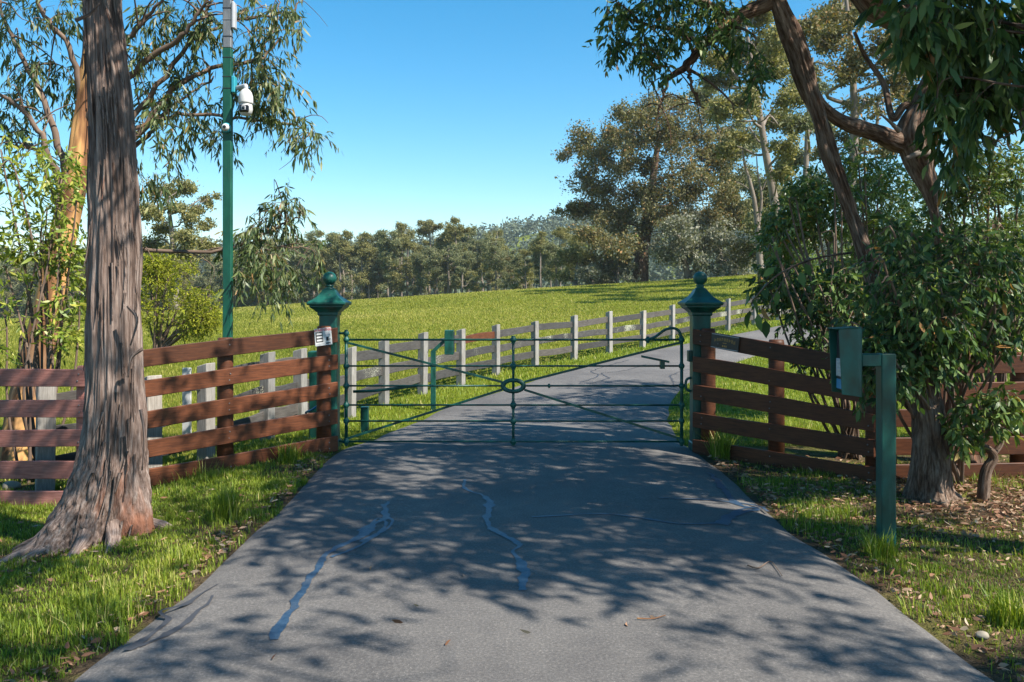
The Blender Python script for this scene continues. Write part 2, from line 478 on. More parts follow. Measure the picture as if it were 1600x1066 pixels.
M['grass'] = leaf_mat('verge_grass', [(0, (0.078, 0.137, 0.013)), (.5, (0.195, 0.267, 0.023)), (.85, (0.338, 0.370, 0.046)), (1, (0.546, 0.468, 0.182))], .35, .5, .3)
M['meadow'] = leaf_mat('meadow_grass', [(0, (0.158, 0.175, 0.027)), (.5, (0.278, 0.280, 0.045)), (1, (0.430, 0.365, 0.112))], .35, .6, .2)
M['litter'] = leaf_mat('dry_leaf_litter', [(0, (.10, .045, .025)), (.4, (.24, .12, .07)), (.8, (.38, .27, .18)), (1, (.40, .31, .22))], .1, .7, .2)
M['stone'] = plain('pale_stone', (.27, .235, .18), .9)

# ------------------------------------------------------------------ the ground and the drive
def axis(lims):
    out = []
    for a, b, st in lims: out.append(np.arange(a, b, st))
    return np.unique(np.round(np.concatenate(out + [[lims[-1][1]]]), 4))
gx = axis([(-900, -100, 40), (-100, -30, 5), (-30, -8, 1), (-8, 14, .3), (14, 40, 1), (40, 100, 5), (100, 900, 40)])
gy = axis([(-60, -10, 5), (-10, 2, 1), (2, 36, .3), (36, 100, 1.6), (100, 320, 8), (320, 1200, 22)])
XX, YY = np.meshgrid(gx, gy, indexing='xy')
ZZ = H(XX, YY)
G = Geo()
i, j = np.meshgrid(np.arange(len(gy) - 1), np.arange(len(gx) - 1), indexing='ij')
a = i * len(gx) + j
G.add(np.stack([XX, YY, ZZ], -1).reshape(-1, 3), None, np.stack([a, a + 1, a + len(gx) + 1, a + len(gx)], -1).reshape(-1, 4))
tag(G.obj('ground', M['ground']), 'grassy ground with verges and a rising green meadow', kind='structure')

pairs = [((100, 1066), (1580, 1066)), ((330, 885), (1322, 885)), ((440, 785), (1190, 785)), ((520, 708), (1097, 708)), ((592, 682), (1066, 684)),
         ((677, 645), (1050, 652)), ((784, 611), (1058, 622)), ((880, 580), (1085, 597)), ((980, 556), (1150, 568)), ((1080, 536), (1235, 541)),
         ((1180, 517), (1330, 514)), ((1280, 497), (1440, 492))]
Lp = [np.array((-2.9, -14, 0)), np.array((-2.35, 0., 0))] + [ground_hit(*p) for p, q in pairs]
Rp = [np.array((3.2, -14, 0)), np.array((2.6, 0., 0))] + [ground_hit(*q) for p, q in pairs]
NL = 260
Lc, Rc = catmull(Lp, NL), catmull(Rp, NL)
wob = lambda P, s: P + np.stack([(noise2(P[:, 1], P[:, 0], 1.7, s) - .5) * .10, np.zeros(NL), np.zeros(NL)], 1)
Lc, Rc = wob(Lc, 11), wob(Rc, 12)
NC = 22
u = np.linspace(0, 1, NC)
P = Lc[:, None] * (1 - u[None, :, None]) + Rc[:, None] * u[None, :, None]
P[..., 2] = H(P[..., 0], P[..., 1]) + .03 + .035 * (1 - (2 * u[None] - 1) ** 2)
P[:, 0, 2] -= .05; P[:, -1, 2] -= .05
G = Geo()
i, j = np.meshgrid(np.arange(NL - 1), np.arange(NC - 1), indexing='ij'); a = i * NC + j
G.add(P.reshape(-1, 3), None, np.stack([a, a + 1, a + NC + 1, a + NC], -1).reshape(-1, 4))
tag(G.obj('road', M['asphalt']), 'grey asphalt driveway running through the gate and bending away', kind='structure')
_o = np.argsort(Lc[:, 1]); LXY = Lc[_o]; _o = np.argsort(Rc[:, 1]); RXY = Rc[_o]
def on_road(x, y, m=0.0):
    return (x > np.interp(y, LXY[:, 1], LXY[:, 0]) + m) & (x < np.interp(y, RXY[:, 1], RXY[:, 0]) - m)
def road_z(x, y):
    l_, r_ = np.interp(y, LXY[:, 1], LXY[:, 0]), np.interp(y, RXY[:, 1], RXY[:, 0])
    v = np.clip((x - l_) / (r_ - l_), 0, 1)
    return H(x, y) + .03 + .035 * (1 - (2 * v - 1) ** 2)

def seal(pix, w, label, n=150, jit=.02, mat='seal'):
    g = np.array([ground_hit(*p)[:2] for p in pix])
    c = catmull(np.column_stack([g, np.zeros(len(g))]), n)[:, :2]
    c = c + (np.stack([noise2(c[:, 0], c[:, 1], 9, 21), noise2(c[:, 0], c[:, 1], 9, 22)], 1) - .5) * jit * 2
    t = unit(np.gradient(c, axis=0)); nn = np.stack([-t[:, 1], t[:, 0]], 1)
    ww = np.interp(np.linspace(0, 1, n), np.linspace(0, 1, len(w)), w) * (.2 + 1.2 * noise2(c[:, 0], c[:, 1], 11, 23))
    G = Geo(); V = []
    for sgn in (-1, 1):
        rag = .55 + .9 * noise2(c[:, 0] + sgn * 7, c[:, 1], 24, 24 + sgn) * (.6 + .8 * noise2(c[:, 0], c[:, 1] + sgn * 5, 70, 27))
        q = c + nn * (sgn * ww * rag / 2)[:, None]
        V.append(np.column_stack([q, road_z(q[:, 0], q[:, 1]) + .0045]))
    V = np.vstack(V); k = np.arange(n - 1)
    G.add(V, None, np.stack([k, k + n, k + n + 1, k + 1], 1))
    o = G.obj('crack_seal', M[mat])
    return tag(o, label, 'road marking', 'crack sealant lines on the drive')
seal([(428, 1018), (455, 970), (485, 920), (510, 880), (545, 860), (570, 845), (585, 830), (605, 820), (598, 800)], [.06, .065, .05, .06, .10, .08, .03], 'long sky-tinted black sealant streak slanting over the drive, widest and nearest to the verge')
seal([(520, 885), (560, 866), (590, 848), (604, 830), (590, 822), (575, 838)], [.03, .04, .03, .025], 'short looped sealant smear beside the long slanting streak')
seal([(818, 942), (818, 905), (800, 880), (812, 868), (780, 848), (760, 832), (765, 808), (758, 788), (728, 776), (724, 762)], [.075, .065, .03, .075, .055, .08, .05, .035], 'zigzag sky-tinted sealant line down the middle of the drive')
seal([(1125, 832), (1150, 812), (1185, 806), (1150, 795), (1130, 770), (1108, 745)], [.12, .09, .06, .07, .07, .05], 'hooked sealant line near the drive edge before the keypad post')
seal([(560, 862), (580, 850), (603, 842), (612, 828), (600, 812), (606, 796)], [.03, .045, .03, .05, .03], 'thin twisted sealant strand at the far end of the long slanting streak')
seal([(1132, 826), (1158, 806), (1196, 800)], [.11, .07, .04], 'broad sky-tinted sealant stroke inside the hooked line')
seal([(830, 822), (950, 818), (1060, 830), (1130, 828)], [.035, .04, .035], 'thin sealant line crossing the drive from its middle to the hooked line', jit=.01)
seal([(1030, 790), (1110, 792), (1180, 798), (1200, 808)], [.04, .05, .05], 'thin sealant line meeting the hooked line at the drive edge', jit=.01)
seal([(195, 1035), (235, 1005), (262, 985), (250, 968), (290, 960), (318, 940), (345, 925)], [.05, .03, .05, .025, .04, .02, .012], 'dark grey smeared sealant swirl along the grassy drive edge', mat='tar')
seal([(215, 1030), (270, 1000), (320, 965), (330, 945)], [.03, .045, .03, .02], 'second dark grey smear looping beside the swirl at the grassy drive edge', mat='tar')
for k, (pts, lab) in enumerate([([(905, 604), (935, 592), (925, 584), (960, 572), (985, 566)], 'forked crack line on the drive beyond the gate'),
        ([(925, 604), (950, 596), (940, 588), (975, 584), (1010, 574)], 'crack line crossing the drive beyond the gate toward the fence'),
        ([(1055, 605), (1048, 592), (1060, 585), (1080, 580)], 'crack line beside the gate post on the far drive'),
        ([(870, 630), (930, 622), (970, 612), (1040, 612)], 'long faint crack line beyond the middle of the gate')]):
    seal(pts, [.03, .05, .03, .04], lab, 120, .05, 'tar')

# ------------------------------------------------------------------ foliage machinery
def leaf_geo(G, P, D, L, W, rng, simple=False, curl=.15):
    """lanceolate leaves: base P, direction D, length L, width W"""
    n = len(P)
    if n == 0: return
    D = unit(D)
    side = unit(np.cross(D, rng.normal(size=(n, 3))))
    nor = np.cross(side, D)
    L = np.broadcast_to(L, (n,))[:, None]; W = np.broadcast_to(W, (n,))[:, None]
    cv = nor * L * rng.uniform(-curl, curl, (n, 1))
    rnd = np.clip(rng.normal(.45, .25, n), 0, 1)
    rnd = np.where(rng.random(n) < .025, 1.0, np.minimum(rnd, .93))
    if simple:
        V = np.stack([P, P + D * L * .45 + side * W / 2 + cv, P + D * L, P + D * L * .45 - side * W / 2 + cv], 1)
        k = np.arange(n)[:, None] * 4
        G.add(V.reshape(-1, 3), None, k + np.array([[0, 1, 2, 3]]), np.repeat(rnd, 4))
    else:
        a = P + D * L * .28 + cv * .7; b = P + D * L * .62 + cv
        V = np.stack([P, a + side * W * .5, a - side * W * .5, b + side * W * .42, b - side * W * .42, P + D * L + cv * .3], 1)
        k = np.arange(n)[:, None] * 6
        G.add(V.reshape(-1, 3), np.vstack([k + np.array([[0, 1, 2]]), k + np.array([[3, 5, 4]])]), k + np.array([[1, 3, 4, 2]]), np.repeat(rnd, 6))

def sprays(GL, GB, C, rad, ntwig, nleaf, tl, ll, lw, rng, droop=.6, gap=.42, gf=1.2, outward=.6, simple=False, wood=True, shell=.45, tw_r=.004):
    """twigs with leaves through ellipsoid C,rad; uneven through a noise gate"""
    C = np.asarray(C, float); rad = np.asarray(rad, float)
    q = unit(rng.normal(size=(ntwig, 3))) * (rng.random((ntwig, 1)) ** shell)
    B = C + q * rad
    keep = vnoise(B * gf + 31.7, 5) > gap
    B, q = B[keep], q[keep]
    m = len(B)
    if m == 0: return
    D = unit(q * outward + rng.normal(size=(m, 3)) * .55 + np.array((0, 0, -.25 * droop)))
    tls = tl * rng.uniform(.6, 1.3, (m, 1))
    u_ = rng.uniform(.1, 1, (m, nleaf, 1))
    sag = np.array((0, 0, -1.0))
    Pp = B[:, None] + D[:, None] * tls[:, None] * u_ + sag * (u_ ** 2) * tls[:, None] * .35 * droop
    LD = unit(D[:, None] * .55 + rng.normal(size=(m, nleaf, 3)) * .5 + sag * droop)
    Ls = ll * np.repeat(rng.uniform(.7, 1.25, m), nleaf) * rng.uniform(.55, 1.3, (m * nleaf))
    leaf_geo(GL, Pp.reshape(-1, 3), LD.reshape(-1, 3), Ls, Ls * lw, rng, simple)
    if wood and GB is not None:
        e = B + D * tls + sag * tls * .35 * droop; mid = B + D * tls * .5 + sag * tls * .09 * droop
        s_ = unit(np.cross(D, rng.normal(size=(m, 3)))) * tw_r
        V = np.stack([B - s_, B + s_, mid - s_ * .7, mid + s_ * .7, e], 1)
        k = np.arange(m)[:, None] * 5
        GB.add(V.reshape(-1, 3), k + np.array([[2, 3, 4]]), k + np.array([[0, 1, 3, 2]]), 0.0)

def connect(G, trunk, trad, clumps, rng, rscale=1.0, nseg=6, up=.25, rmin=.01, wig=.12):
    """limbs from a trunk polyline to clump centres, each leaving the nearest limb below it"""
    nodes = [(p, r) for p, r in zip(trunk[len(trunk) // 4:], trad[len(trad) // 4:])]
    cl = sorted(clumps, key=lambda c: np.linalg.norm(np.asarray(c) - trunk[-1]))
    for c in cl:
        c = np.asarray(c, float)
        best, bp = None, 1e9
        for p, r in nodes:
            d = c - p; L = np.linalg.norm(d)
            cost = L * (1 + 1.2 * max(0, .25 - d[2] / max(L, 1e-6))) + (0 if r > .012 * L else 3 * L)
            if cost < bp: bp, best = cost, (p, r)
        p, r = best; L = np.linalg.norm(c - p)
        if L < .05: continue
        r0 = min(r * .75, (.011 * L + .012) * rscale * 1.6); r0 = max(r0, rmin)
        m1 = p + (c - p) * .35 + np.array((0, 0, -up * .3 * L)) * .3 + rng.normal(size=3) * L * wig
        m2 = p + (c - p) * .7 + np.array((0, 0, up * L)) * .3 + rng.normal(size=3) * L * wig
        pts = catmull([p, m1, m2, c], 12)
        rr = np.linspace(r0, max(r0 * .3, rmin * .6), 12)
        tube_geo(G, pts, rr, nseg, False)
        nodes += [(pts[k], rr[k]) for k in (4, 7, 9, 11)]
        for _ in range(3):
            k = rng.integers(5, 12); e = pts[k] + unit(rng.normal(size=3) + np.array((0, 0, .3))) * L * rng.uniform(.15, .3)
            tube_geo(G, catmull([pts[k], (pts[k] + e) / 2 + rng.normal(size=3) * L * .03, e], 6), np.linspace(rr[k] * .6, rmin * .4, 6), 4, False)

def furrow(amp, fx=26.0, fz=1.6, seed=1, lump=0.0):
    def f(b, th, s):
        n1 = vnoise(b * np.array((fx, fx, fz)), seed)
        n2 = vnoise(b * np.array((fx * 2.1, fx * 2.1, fz * 2)) + 9, seed + 1)
        n3 = vnoise(b * np.array((4, 4, 1.1)) + 3, seed + 2)
        return amp * (1.6 * np.abs(n1 - .5) + .8 * (n2 - .5)) + lump * (n3 - .5)
    return f

def over(targets, h0=.5, rng=None):
    """leaf clumps of the tall crowns whose shade falls on these spots of the ground"""
    out = []
    for gx_, gy_ in targets:
        h = max(5.4, (2.5 + .35 * gy_) / 1.155) + h0 + .5 * ((gx_ * 7 + gy_ * 3) % 1)
        out.append(np.array((gx_ + S[0] / S[2] * h, gy_ + S[1] / S[2] * h, h)))
    return out

def tree_root(name, base, label, group=None, cat='tree'):
    return empty(name, base, label, cat, group)

# ------------------------------------------------------------------ gate posts and gate
def gate_post(x, y, label):
    z0 = float(H(x, y)) - .05
    r = empty('gate_post', (x, y, z0), label, 'post', 'iron gate posts')
    w = .105
    link('shaft', bm_mesh('shaft', box_bm((x - w, y - w, z0), (x + w, y + w, 1.66), .018, 2), M['green']), r)
    link('plinth', bm_mesh('plinth', box_bm((x - w - .012, y - w - .012, z0), (x + w + .012, y + w + .012, z0 + .16), .01), M['green']), r)
    prof = [(.108, 1.585), (.118, 1.60), (.118, 1.625), (.135, 1.635), (.15, 1.655), (.18, 1.675), (.195, 1.69), (.195, 1.705), (.215, 1.712), (.222, 1.725), (.222, 1.742), (.205, 1.752),
            (.165, 1.778), (.125, 1.81), (.092, 1.85), (.072, 1.885), (.068, 1.895)]
    cp = link('cap', bm_mesh('cap', lathe_bm(prof, 4, math.pi / 4, (x, y, 0), True), M['green']), r)
    fp = [(.066, 1.893), (.068, 1.905), (.05, 1.915), (.04, 1.925), (.05, 1.935), (.05, 1.945), (.034, 1.953)] + sphere_prof(.082, 12, 2.025)[2:]
    fo = link('finial', bm_mesh('finial', lathe_bm(fp, 24, 0, (x, y, 0)), M['green'], True), cp)
    return r
YG = 10.0
postL = gate_post(at(515, 0, 10.1)[0], 10.1, 'green iron gate post carrying the gate hinges, beside the warning sign')
postR = gate_post(at(1094, 0, 10.0)[0], 10.0, 'green iron gate post carrying the latch catch, beside the black plaque')
xr = postR.location.x
cx = xr - .105
G = Geo()
tube_geo(G, catmull([(cx - .005, 9.98, .86), (cx - .055, 9.98, .84), (cx - .07, 9.98, .78), (cx - .055, 9.98, .72), (cx - .005, 9.98, .70)], 16), .016, 8)
G.obj('latch_catch', M['green'], postR)
box('hinge_bracket', (cx - .045, 9.93, 1.05), (cx - .001, 10.03, 1.18), M['green'], postR)

gx0, gx1, gxc = at(541, 0, YG)[0], at(1065, 0, YG)[0], at(802, 0, YG)[0]
gate = empty('entrance_gate', ((gx0 + gx1) / 2, YG, .07), 'green wrought iron farm gate with crossed braces and an oval ring, shut across the drive', 'gate')
rail_z = [CAM_Z - (y - HORIZON) / 133.0 for y in (531, 572, 603, 633, 658, 690)]
rail_y = YG
for k, z in enumerate(rail_z):
    if k == 2:
        tube('rail', [(gx0, YG, z), (gxc - .15, YG, z)], .0112, M['green'], gate); tube('rail', [(gxc + .15, YG, z), (gx1, YG, z)], .0112, M['green'], gate)
    elif k == 0:
        xa = at(1012, 0, YG)[0]
        tube('rail', [(gx0, YG, z), (gx1, YG, z)], .0130, M['green'], gate)
        tube('horn', catmull([(xa, YG, z), (xa + .09, YG, z + .035), (xa + .2, YG, z + .115), (xa + .3, YG, z + .135), (gx1 - .03, YG, z + .1), (gx1, YG, z + .01)], 24), .017, M['green'], gate)
    else:
        tube('rail', [(gx0, YG, z), (gx1, YG, z)], .0112, M['green'], gate)
zt, zb = rail_z[0], rail_z[5]
tube('stile', [(gx0, YG, zb - .05), (gx0, YG, zt + .06)], .0195, M['green'], gate, 12)
tube('stile', [(gx1, YG, zb - .05), (gx1, YG, zt + .03)], .0195, M['green'], gate, 12)
tube('spindle', [(gxc, YG, zb - .04), (gxc, YG, rail_z[2] - .075)], .0155, M['green'], gate, 12)
tube('spindle', [(gxc, YG, rail_z[2] - .08), (gxc, YG, zt)], .0155, M['green'], gate, 12)
zc = rail_z[2]
for sx, ex in ((-1, gx0), (1, gx1)):
    for sz, ez in ((1, zt - .03), (-1, zb + .03)):
        p0 = np.array((gxc + sx * .13, YG + .012 * sz * sx, zc + sz * .045)); p1 = np.array((ex, YG + .012 * sz * sx, ez))
        d = p1 - p0; n_ = unit(np.array((-d[2], 0, d[0]))) * .0135; t_ = np.array((0, .005, 0))
        hull_box('brace', [p0 - n_ - t_, p0 + n_ - t_, p0 + n_ + t_, p0 - n_ + t_, p1 - n_ - t_, p1 + n_ - t_, p1 + n_ + t_, p1 - n_ + t_], M['green'], gate, .002)
G = Geo()
th = np.linspace(0, 2 * np.pi, 49)[:-1]; ph = np.arange(10) * 2 * np.pi / 10
V = np.array([[(gxc + (.120 + .030 * math.cos(q)) * math.cos(t), YG + .028 * math.sin(q), zc + (.066 + .024 * math.cos(q)) * math.sin(t)) for q in ph] for t in th])
i, j = np.meshgrid(np.arange(48), np.arange(10), indexing='ij')
G.add(V.reshape(-1, 3), None, np.stack([i * 10 + j, i * 10 + (j + 1) % 10, ((i + 1) % 48) * 10 + (j + 1) % 10, ((i + 1) % 48) * 10 + j], -1).reshape(-1, 4))
G.obj('oval_ring', M['green'], gate)
knob_me = bm_mesh('ball_joint', lathe_bm([(.022, -.055), (.030, -.05), (.026, -.043)] + [(max(.026, .046 * math.sin(math.pi * k / 10)), -.046 * math.cos(math.pi * k / 10)) for k in range(2, 9)] + [(.026, .043), (.030, .05), (.022, .055)], 16), M['green'], True)
def ball(x, z, s=1.0, name='ball_joint'):
    o = link(name, knob_me, gate); o.location = (x, YG, z); o.scale = (s * .84,) * 3
    o.parent = gate; o.matrix_parent_inverse = Matrix.Translation(-gate.location)
for k, z in enumerate(rail_z):
    for x in (gx0, gxc, gx1):
        if x == gxc and k == 2: continue
        ball(x, z, .95 if x != gxc else 1.0)
ball(gx0, zt + .075, .9, 'finial'); ball(at(1012, 0, YG)[0], zt, .85); ball(at(858, 0, YG)[0], zc, .55, 'collar')
b0, b1 = at(1002, 557, 9.93), at(1046, 566, 9.93)
hull_box('latch_bar', [b0 + np.array(q) for q in ((0, 0, -.012), (0, .012, -.012), (0, .012, .014), (0, 0, .014))] + [b1 + np.array(q) for q in ((0, 0, -.012), (0, .012, -.012), (0, .012, .014), (0, 0, .014))], M['green'], gate, .002)
box('latch_mount', (at(1034, 0, YG)[0] - .025, 9.925, rail_z[1] - .03), (at(1034, 0, YG)[0] + .025, YG + .01, rail_z[1] + .07), M['green'], gate)
tube('opener_arm', [at(552, 612, 10.08), at(585, 611, 10.06), at(625, 606, 10.05), at(652, 603, 10.04)], .017, M['green'], gate, 8)
tube('hinge_pin', [(gx0 - .09, 10.03, zt + .075), (gx0, YG, zt + .075)], .014, M['green'], gate, 8)
tube('hinge_pin', [(gx0 - .09, 10.03, zb + .0), (gx0, YG, zb - .01)], .014, M['green'], gate, 8)

# ------------------------------------------------------------------ brown timber fences
def bolt_me():
    return bm_mesh('bolt', lathe_bm([(.0075, 0), (.0075, .003), (.004, .006)], 8), M['galv'], False)
BOLT = bolt_me()
def timber_fence(A, B, topA, topB, botA, botB, posts, mat, label, post_mat, n=5, pw=.175, round_post=True, group='brown timber fences beside the gate', front=1, postoff=.09, extra=0.06):
    A, B = np.array(A, float), np.array(B, float)
    mid = (A + B) / 2
    r = empty('timber_fence', (mid[0], mid[1], float(H(mid[0], mid[1]))), label, 'fence', group)
    d2 = unit(B - A); nrm = np.array((d2[1], -d2[0]))
    if nrm[1] > 0: nrm = -nrm
    ang = math.atan2(nrm[1], nrm[0])
    for k in range(n):
        f = k / (n - 1)
        za = botA + (topA - pw - botA) * f + R.normal() * .006; zb_ = botB + (topB - pw - botB) * f + R.normal() * .006
        o = plank('plank', (A[0], A[1], za), (B[0], B[1], zb_), pw, .038, mat, r)
        for t in posts:
            c = A + (B - A) * t
            for dz in (.3, .7):
                if R.random() < .75:
                    bo = link('bolt', BOLT, o); bo.parent = o
                    z = za + (zb_ - za) * t + pw * dz
                    bo.matrix_parent_inverse = Matrix.Translation(-r.location)
                    bo.matrix_parent_inverse = Matrix.Identity(4)
                    bo.location = (c[0] + nrm[0] * .022 + d2[0] * R.normal() * .01, c[1] + nrm[1] * .022, z)
                    bo.rotation_euler = (0, math.pi / 2, ang)
    for t in posts:
        c = A + (B - A) * t - nrm * (.02 + postoff)
        zt_ = topA + (topB - topA) * t
        g = float(H(c[0], c[1]))
        if round_post:
            pts = np.array([(c[0], c[1], g - .1), (c[0], c[1], g + .5), (c[0], c[1], zt_ - .02), (c[0], c[1], zt_ + .02)])
            tube('post', pts, [.088, .086, .084, .076], post_mat, r, 14)
        else:
            box('post', (c[0] - .09, c[1] - .09, g - .1), (c[0] + .09, c[1] + .09, zt_ + .03), post_mat, r, .008)
    return r
LA, LB = (-4.02, 8.3), (at(527, 0, 9.93)[0], 9.93)
fenceL = timber_fence(LA, LB, 1.235, 1.455, -.125, .005, (.03, .50, .955), M['brown'], 'sunlit orange-brown plank fence sloping up to the gate post with the warning sign', M['brown'])
RA, RB = (at(1084, 0, 9.82)[0], 9.84), (3.53, 8.28)
fenceR = timber_fence(RA, RB, 1.435, 1.20, -.01, -.02, (.06, .47, .975), M['brown'], 'shaded dark brown plank fence running from the plaque post to the keypad', M['brown'])
fenceFR = timber_fence((3.62, 8.42), (7.4, 8.6), 1.23, 1.22, -.02, -.03, (.04, .40, .76), M['brown'], 'dark brown plank fence running behind the leaning tree and shrubs', M['brown'])
fenceFL = timber_fence((-7.4, 8.12), (-4.08, 8.18), 1.115, 1.115, -.225, -.225, (.05, .98), M['redwood'], 'reddish plank fence running away behind the big stringybark trunk', M['redwood'], pw=.165)

# warning sign on the end of the sunlit fence
d2 = unit(np.array(LB) - np.array(LA)); nrm = np.array((d2[1], -d2[0]))
def on_fence(A, B, topA, topB, t, off, z):
    A, B = np.array(A), np.array(B); c = A + (B - A) * t
    d = unit(B - A); n = np.array((d[1], -d[0]));  n = -n if n[1] > 0 else n
    return np.array((c[0] + n[0] * off, c[1] + n[1] * off, z + topA + (topB - topA) * t)), d, n
def panel(name, c, d, n, w, h, thk, mat, parent=None, tilt=0.0, bev=.001):
    d3 = np.array((d[0] * math.cos(tilt), d[1] * math.cos(tilt), math.sin(tilt))); u3 = np.cross(np.array((n[0], n[1], 0)), d3)
    if u3[2] < 0: u3 = -u3
    n3 = np.array((n[0], n[1], 0.))
    cs = [c + sx * d3 * w / 2 + sz * u3 * h / 2 for sx, sz in ((-1, -1), (1, -1), (1, 1), (-1, 1))]
    return hull_box(name, cs + [q + n3 * thk for q in cs], mat, parent, bev), d3, u3, n3
def text_mesh(name, txt, c, d3, u3, n3, size, mat, parent, depth=.001):
    cu = bpy.data.curves.new(name, 'FONT'); cu.body = txt; cu.size = size; cu.align_x = 'CENTER'; cu.align_y = 'CENTER'; cu.extrude = depth; cu.resolution_u = 2
    tmp = bpy.data.objects.new(name + '_tmp', cu); col.objects.link(tmp)
    me = bpy.data.meshes.new_from_object(tmp.evaluated_get(bpy.context.evaluated_depsgraph_get()))
    bpy.data.objects.remove(tmp)
    mw = Matrix(((d3[0], u3[0], n3[0], c[0]), (d3[1], u3[1], n3[1], c[1]), (d3[2], u3[2], n3[2], c[2]), (0, 0, 0, 1)))
    me.transform(mw); me.materials.clear(); me.materials.append(mat)
    return link(name, me, parent)
c, d, n = on_fence(LA, LB, 1.235, 1.455, .925, .024, -.09)
sg = empty('warning_sign', c, 'small white sign headed WARNING in red, screwed to the top fence plank', 'sign')
tl = .09
pn, d3, u3, n3 = panel('board', c, d, n, .215, .20, .003, M['white'], sg, tl)
text_mesh('heading', 'WARNING', c + u3 * .078 + n3 * .0045, d3, u3, n3, .046, M['red'], sg)
for k, (a_, b_, w_, h_) in enumerate(((-.05, .0, .088, .118),)):
    pb = panel('black_panel', c + d3 * a_ + u3 * b_ + n3 * .003, d, n, w_, h_, .001, M['ink'], sg, tl, 0)[0]
for z_ in (.036, .0, -.036):
    panel('white_bar', c - d3 * .05 + u3 * z_ + n3 * .0045, d, n, .068, .02, .001, M['white'], sg, tl, 0)
panel('grey_panel', c + d3 * .05 + u3 * .03 + n3 * .003, d, n, .068, .045, .001, M['grey'], sg, tl, 0)
panel('picture', c + d3 * .05 - u3 * .028 + n3 * .003, d, n, .03, .045, .001, M['ink'], sg, tl, 0)
panel('footer_line', c - d3 * .04 - u3 * .08 + n3 * .003, d, n, .10, .012, .001, M['grey'], sg, tl, 0)
panel('footer_line', c + d3 * .055 - u3 * .078 + n3 * .003, d, n, .06, .014, .001, M['ink'], sg, tl, 0)

# plaque on the shaded fence
c, d, n = on_fence(RA, RB, 1.435, 1.20, .21, .024, -.085)
pq = empty('name_plaque', c, 'small black plaque with faded gold lettering on the top plank by the post', 'plaque')
sl = math.atan2(1.20 - 1.435, np.linalg.norm(np.array(RB) - np.array(RA)))
pn, d3, u3, n3 = panel('plate', c, d, n, .36, .165, .012, M['plaque'], pq, sl, .004)
for s_, w_, h_ in ((1, .35, .006), (-1, .35, .006)):
    panel('rim', c + u3 * s_ * .074 + n3 * .0125, d, n, w_, h_, .002, M['grey'], pq, sl, 0)
for k in range(9):                       # worn lettering that can no longer be read: one gold letter-sized mark each
    up_ = .028 - .0012 * (k - 4) ** 2
    for dx_, w_, h_ in ((-.007, .004, .036), (.006, .004, .036 if k % 3 else .022), (0, .014, .004)):
        panel('letter_stroke', c + d3 * ((k - 4) * .031 + dx_) + u3 * (up_ + (.0 if w_ < .01 else .012 * (k % 2))) + n3 * (.0125 if w_ < .01 else .0132), d, n, w_, h_, .0015, M['gold'], pq, sl, 0)
panel('gold_line', c - u3 * .012 + n3 * .0125, d, n, .05, .006, .0015, M['gold'], pq, sl, 0)
for k in (-1, 0, 1):
    panel('gold_mark', c - u3 * .046 + d3 * k * .022 + n3 * .0125, d, n, .012, .02, .0015, M['gold'], pq, sl, 0)
bs = link('screw', BOLT, pq); bs.matrix_parent_inverse = Matrix.Translation(-pq.location); bs.location = (c - d3 * .085 - u3 * .03 + n3 * .012).tolist(); bs.rotation_euler = (0, math.pi / 2, math.atan2(n3[1], n3[0]))

# ------------------------------------------------------------------ grey field fence beyond
fp_px = [(70, 775, 8.75), (238, 745, 9.35), (322, 716, 10.1), (417, 698, 11.4)]
fposts = [np.array(((px - 800) * Y / F_PX, Y)) for px, py, Y in fp_px]
for px, py in ((470, 672), (547, 652), (600, 632), (660, 616), (720, 601), (775, 586), (836, 572), (897, 562), (952, 552), (1004, 543), (1050, 534), (1093, 525), (1137, 517), (1178, 508), (1216, 500), (1252, 493), (1286, 487)):
    fposts.append(ground_hit(px, py)[:2])
grey = empty('field_fence', (fposts[6][0], fposts[6][1], float(H(*fposts[6]))), 'weathered grey post and rail fence along the meadow beyond the gate', 'fence')
dirs = [unit(fposts[min(k + 1, len(fposts) - 1)] - fposts[max(k - 1, 0)]) for k in range(len(fposts))]
tops = []
for k, (p, dv) in enumerate(zip(fposts, dirs)):
    nv = np.array((dv[1], -dv[0])); g = float(H(*p)); hh = 1.15 + R.normal() * .025
    w, t = .085, .07
    lean = R.normal(size=2) * .012
    cs = []
    for z, ln in ((g - .1, 0), (g + hh, 1)):
        for a_, b_ in ((-1, -1), (1, -1), (1, 1), (-1, 1)):
            q = p + nv * a_ * t + dv * b_ * w + lean * ln
            cs.append((q[0], q[1], z + (.02 * a_ if ln else 0)))
    hull_box('post', cs, M['palepost'], grey, .008)
    tops.append(g)
for k in range(len(fposts) - 1):
    a_, b_ = fposts[k], fposts[k + 1]
    dv = unit(b_ - a_); nv = np.array((dv[1], -dv[0])) * -.015
    for z, mt in ((.22, 'greywood'), (.54, 'lichen'), (.87, 'greywood')):
        z0, z1 = tops[k] + z + R.normal() * .012, tops[k + 1] + z + R.normal() * .012
        plank('rail', (*(a_ + nv + dv * .05), z0), (*(b_ + nv - dv * .05), z1), .165, .036, M['brown'] if (k == 8 and z > .8) else M[mt], grey, 4, .012)
stk = at(292, 575, 11.2); g = float(H(stk[0], stk[1]))
box('marker_post', (stk[0] - .055, stk[1] - .02, g - .05), (stk[0] + .055, stk[1] + .02, stk[2]), M['white'], None, .004)
tag(bpy.data.objects['marker_post'], 'plain white marker post standing behind the sunlit plank fence', 'post')

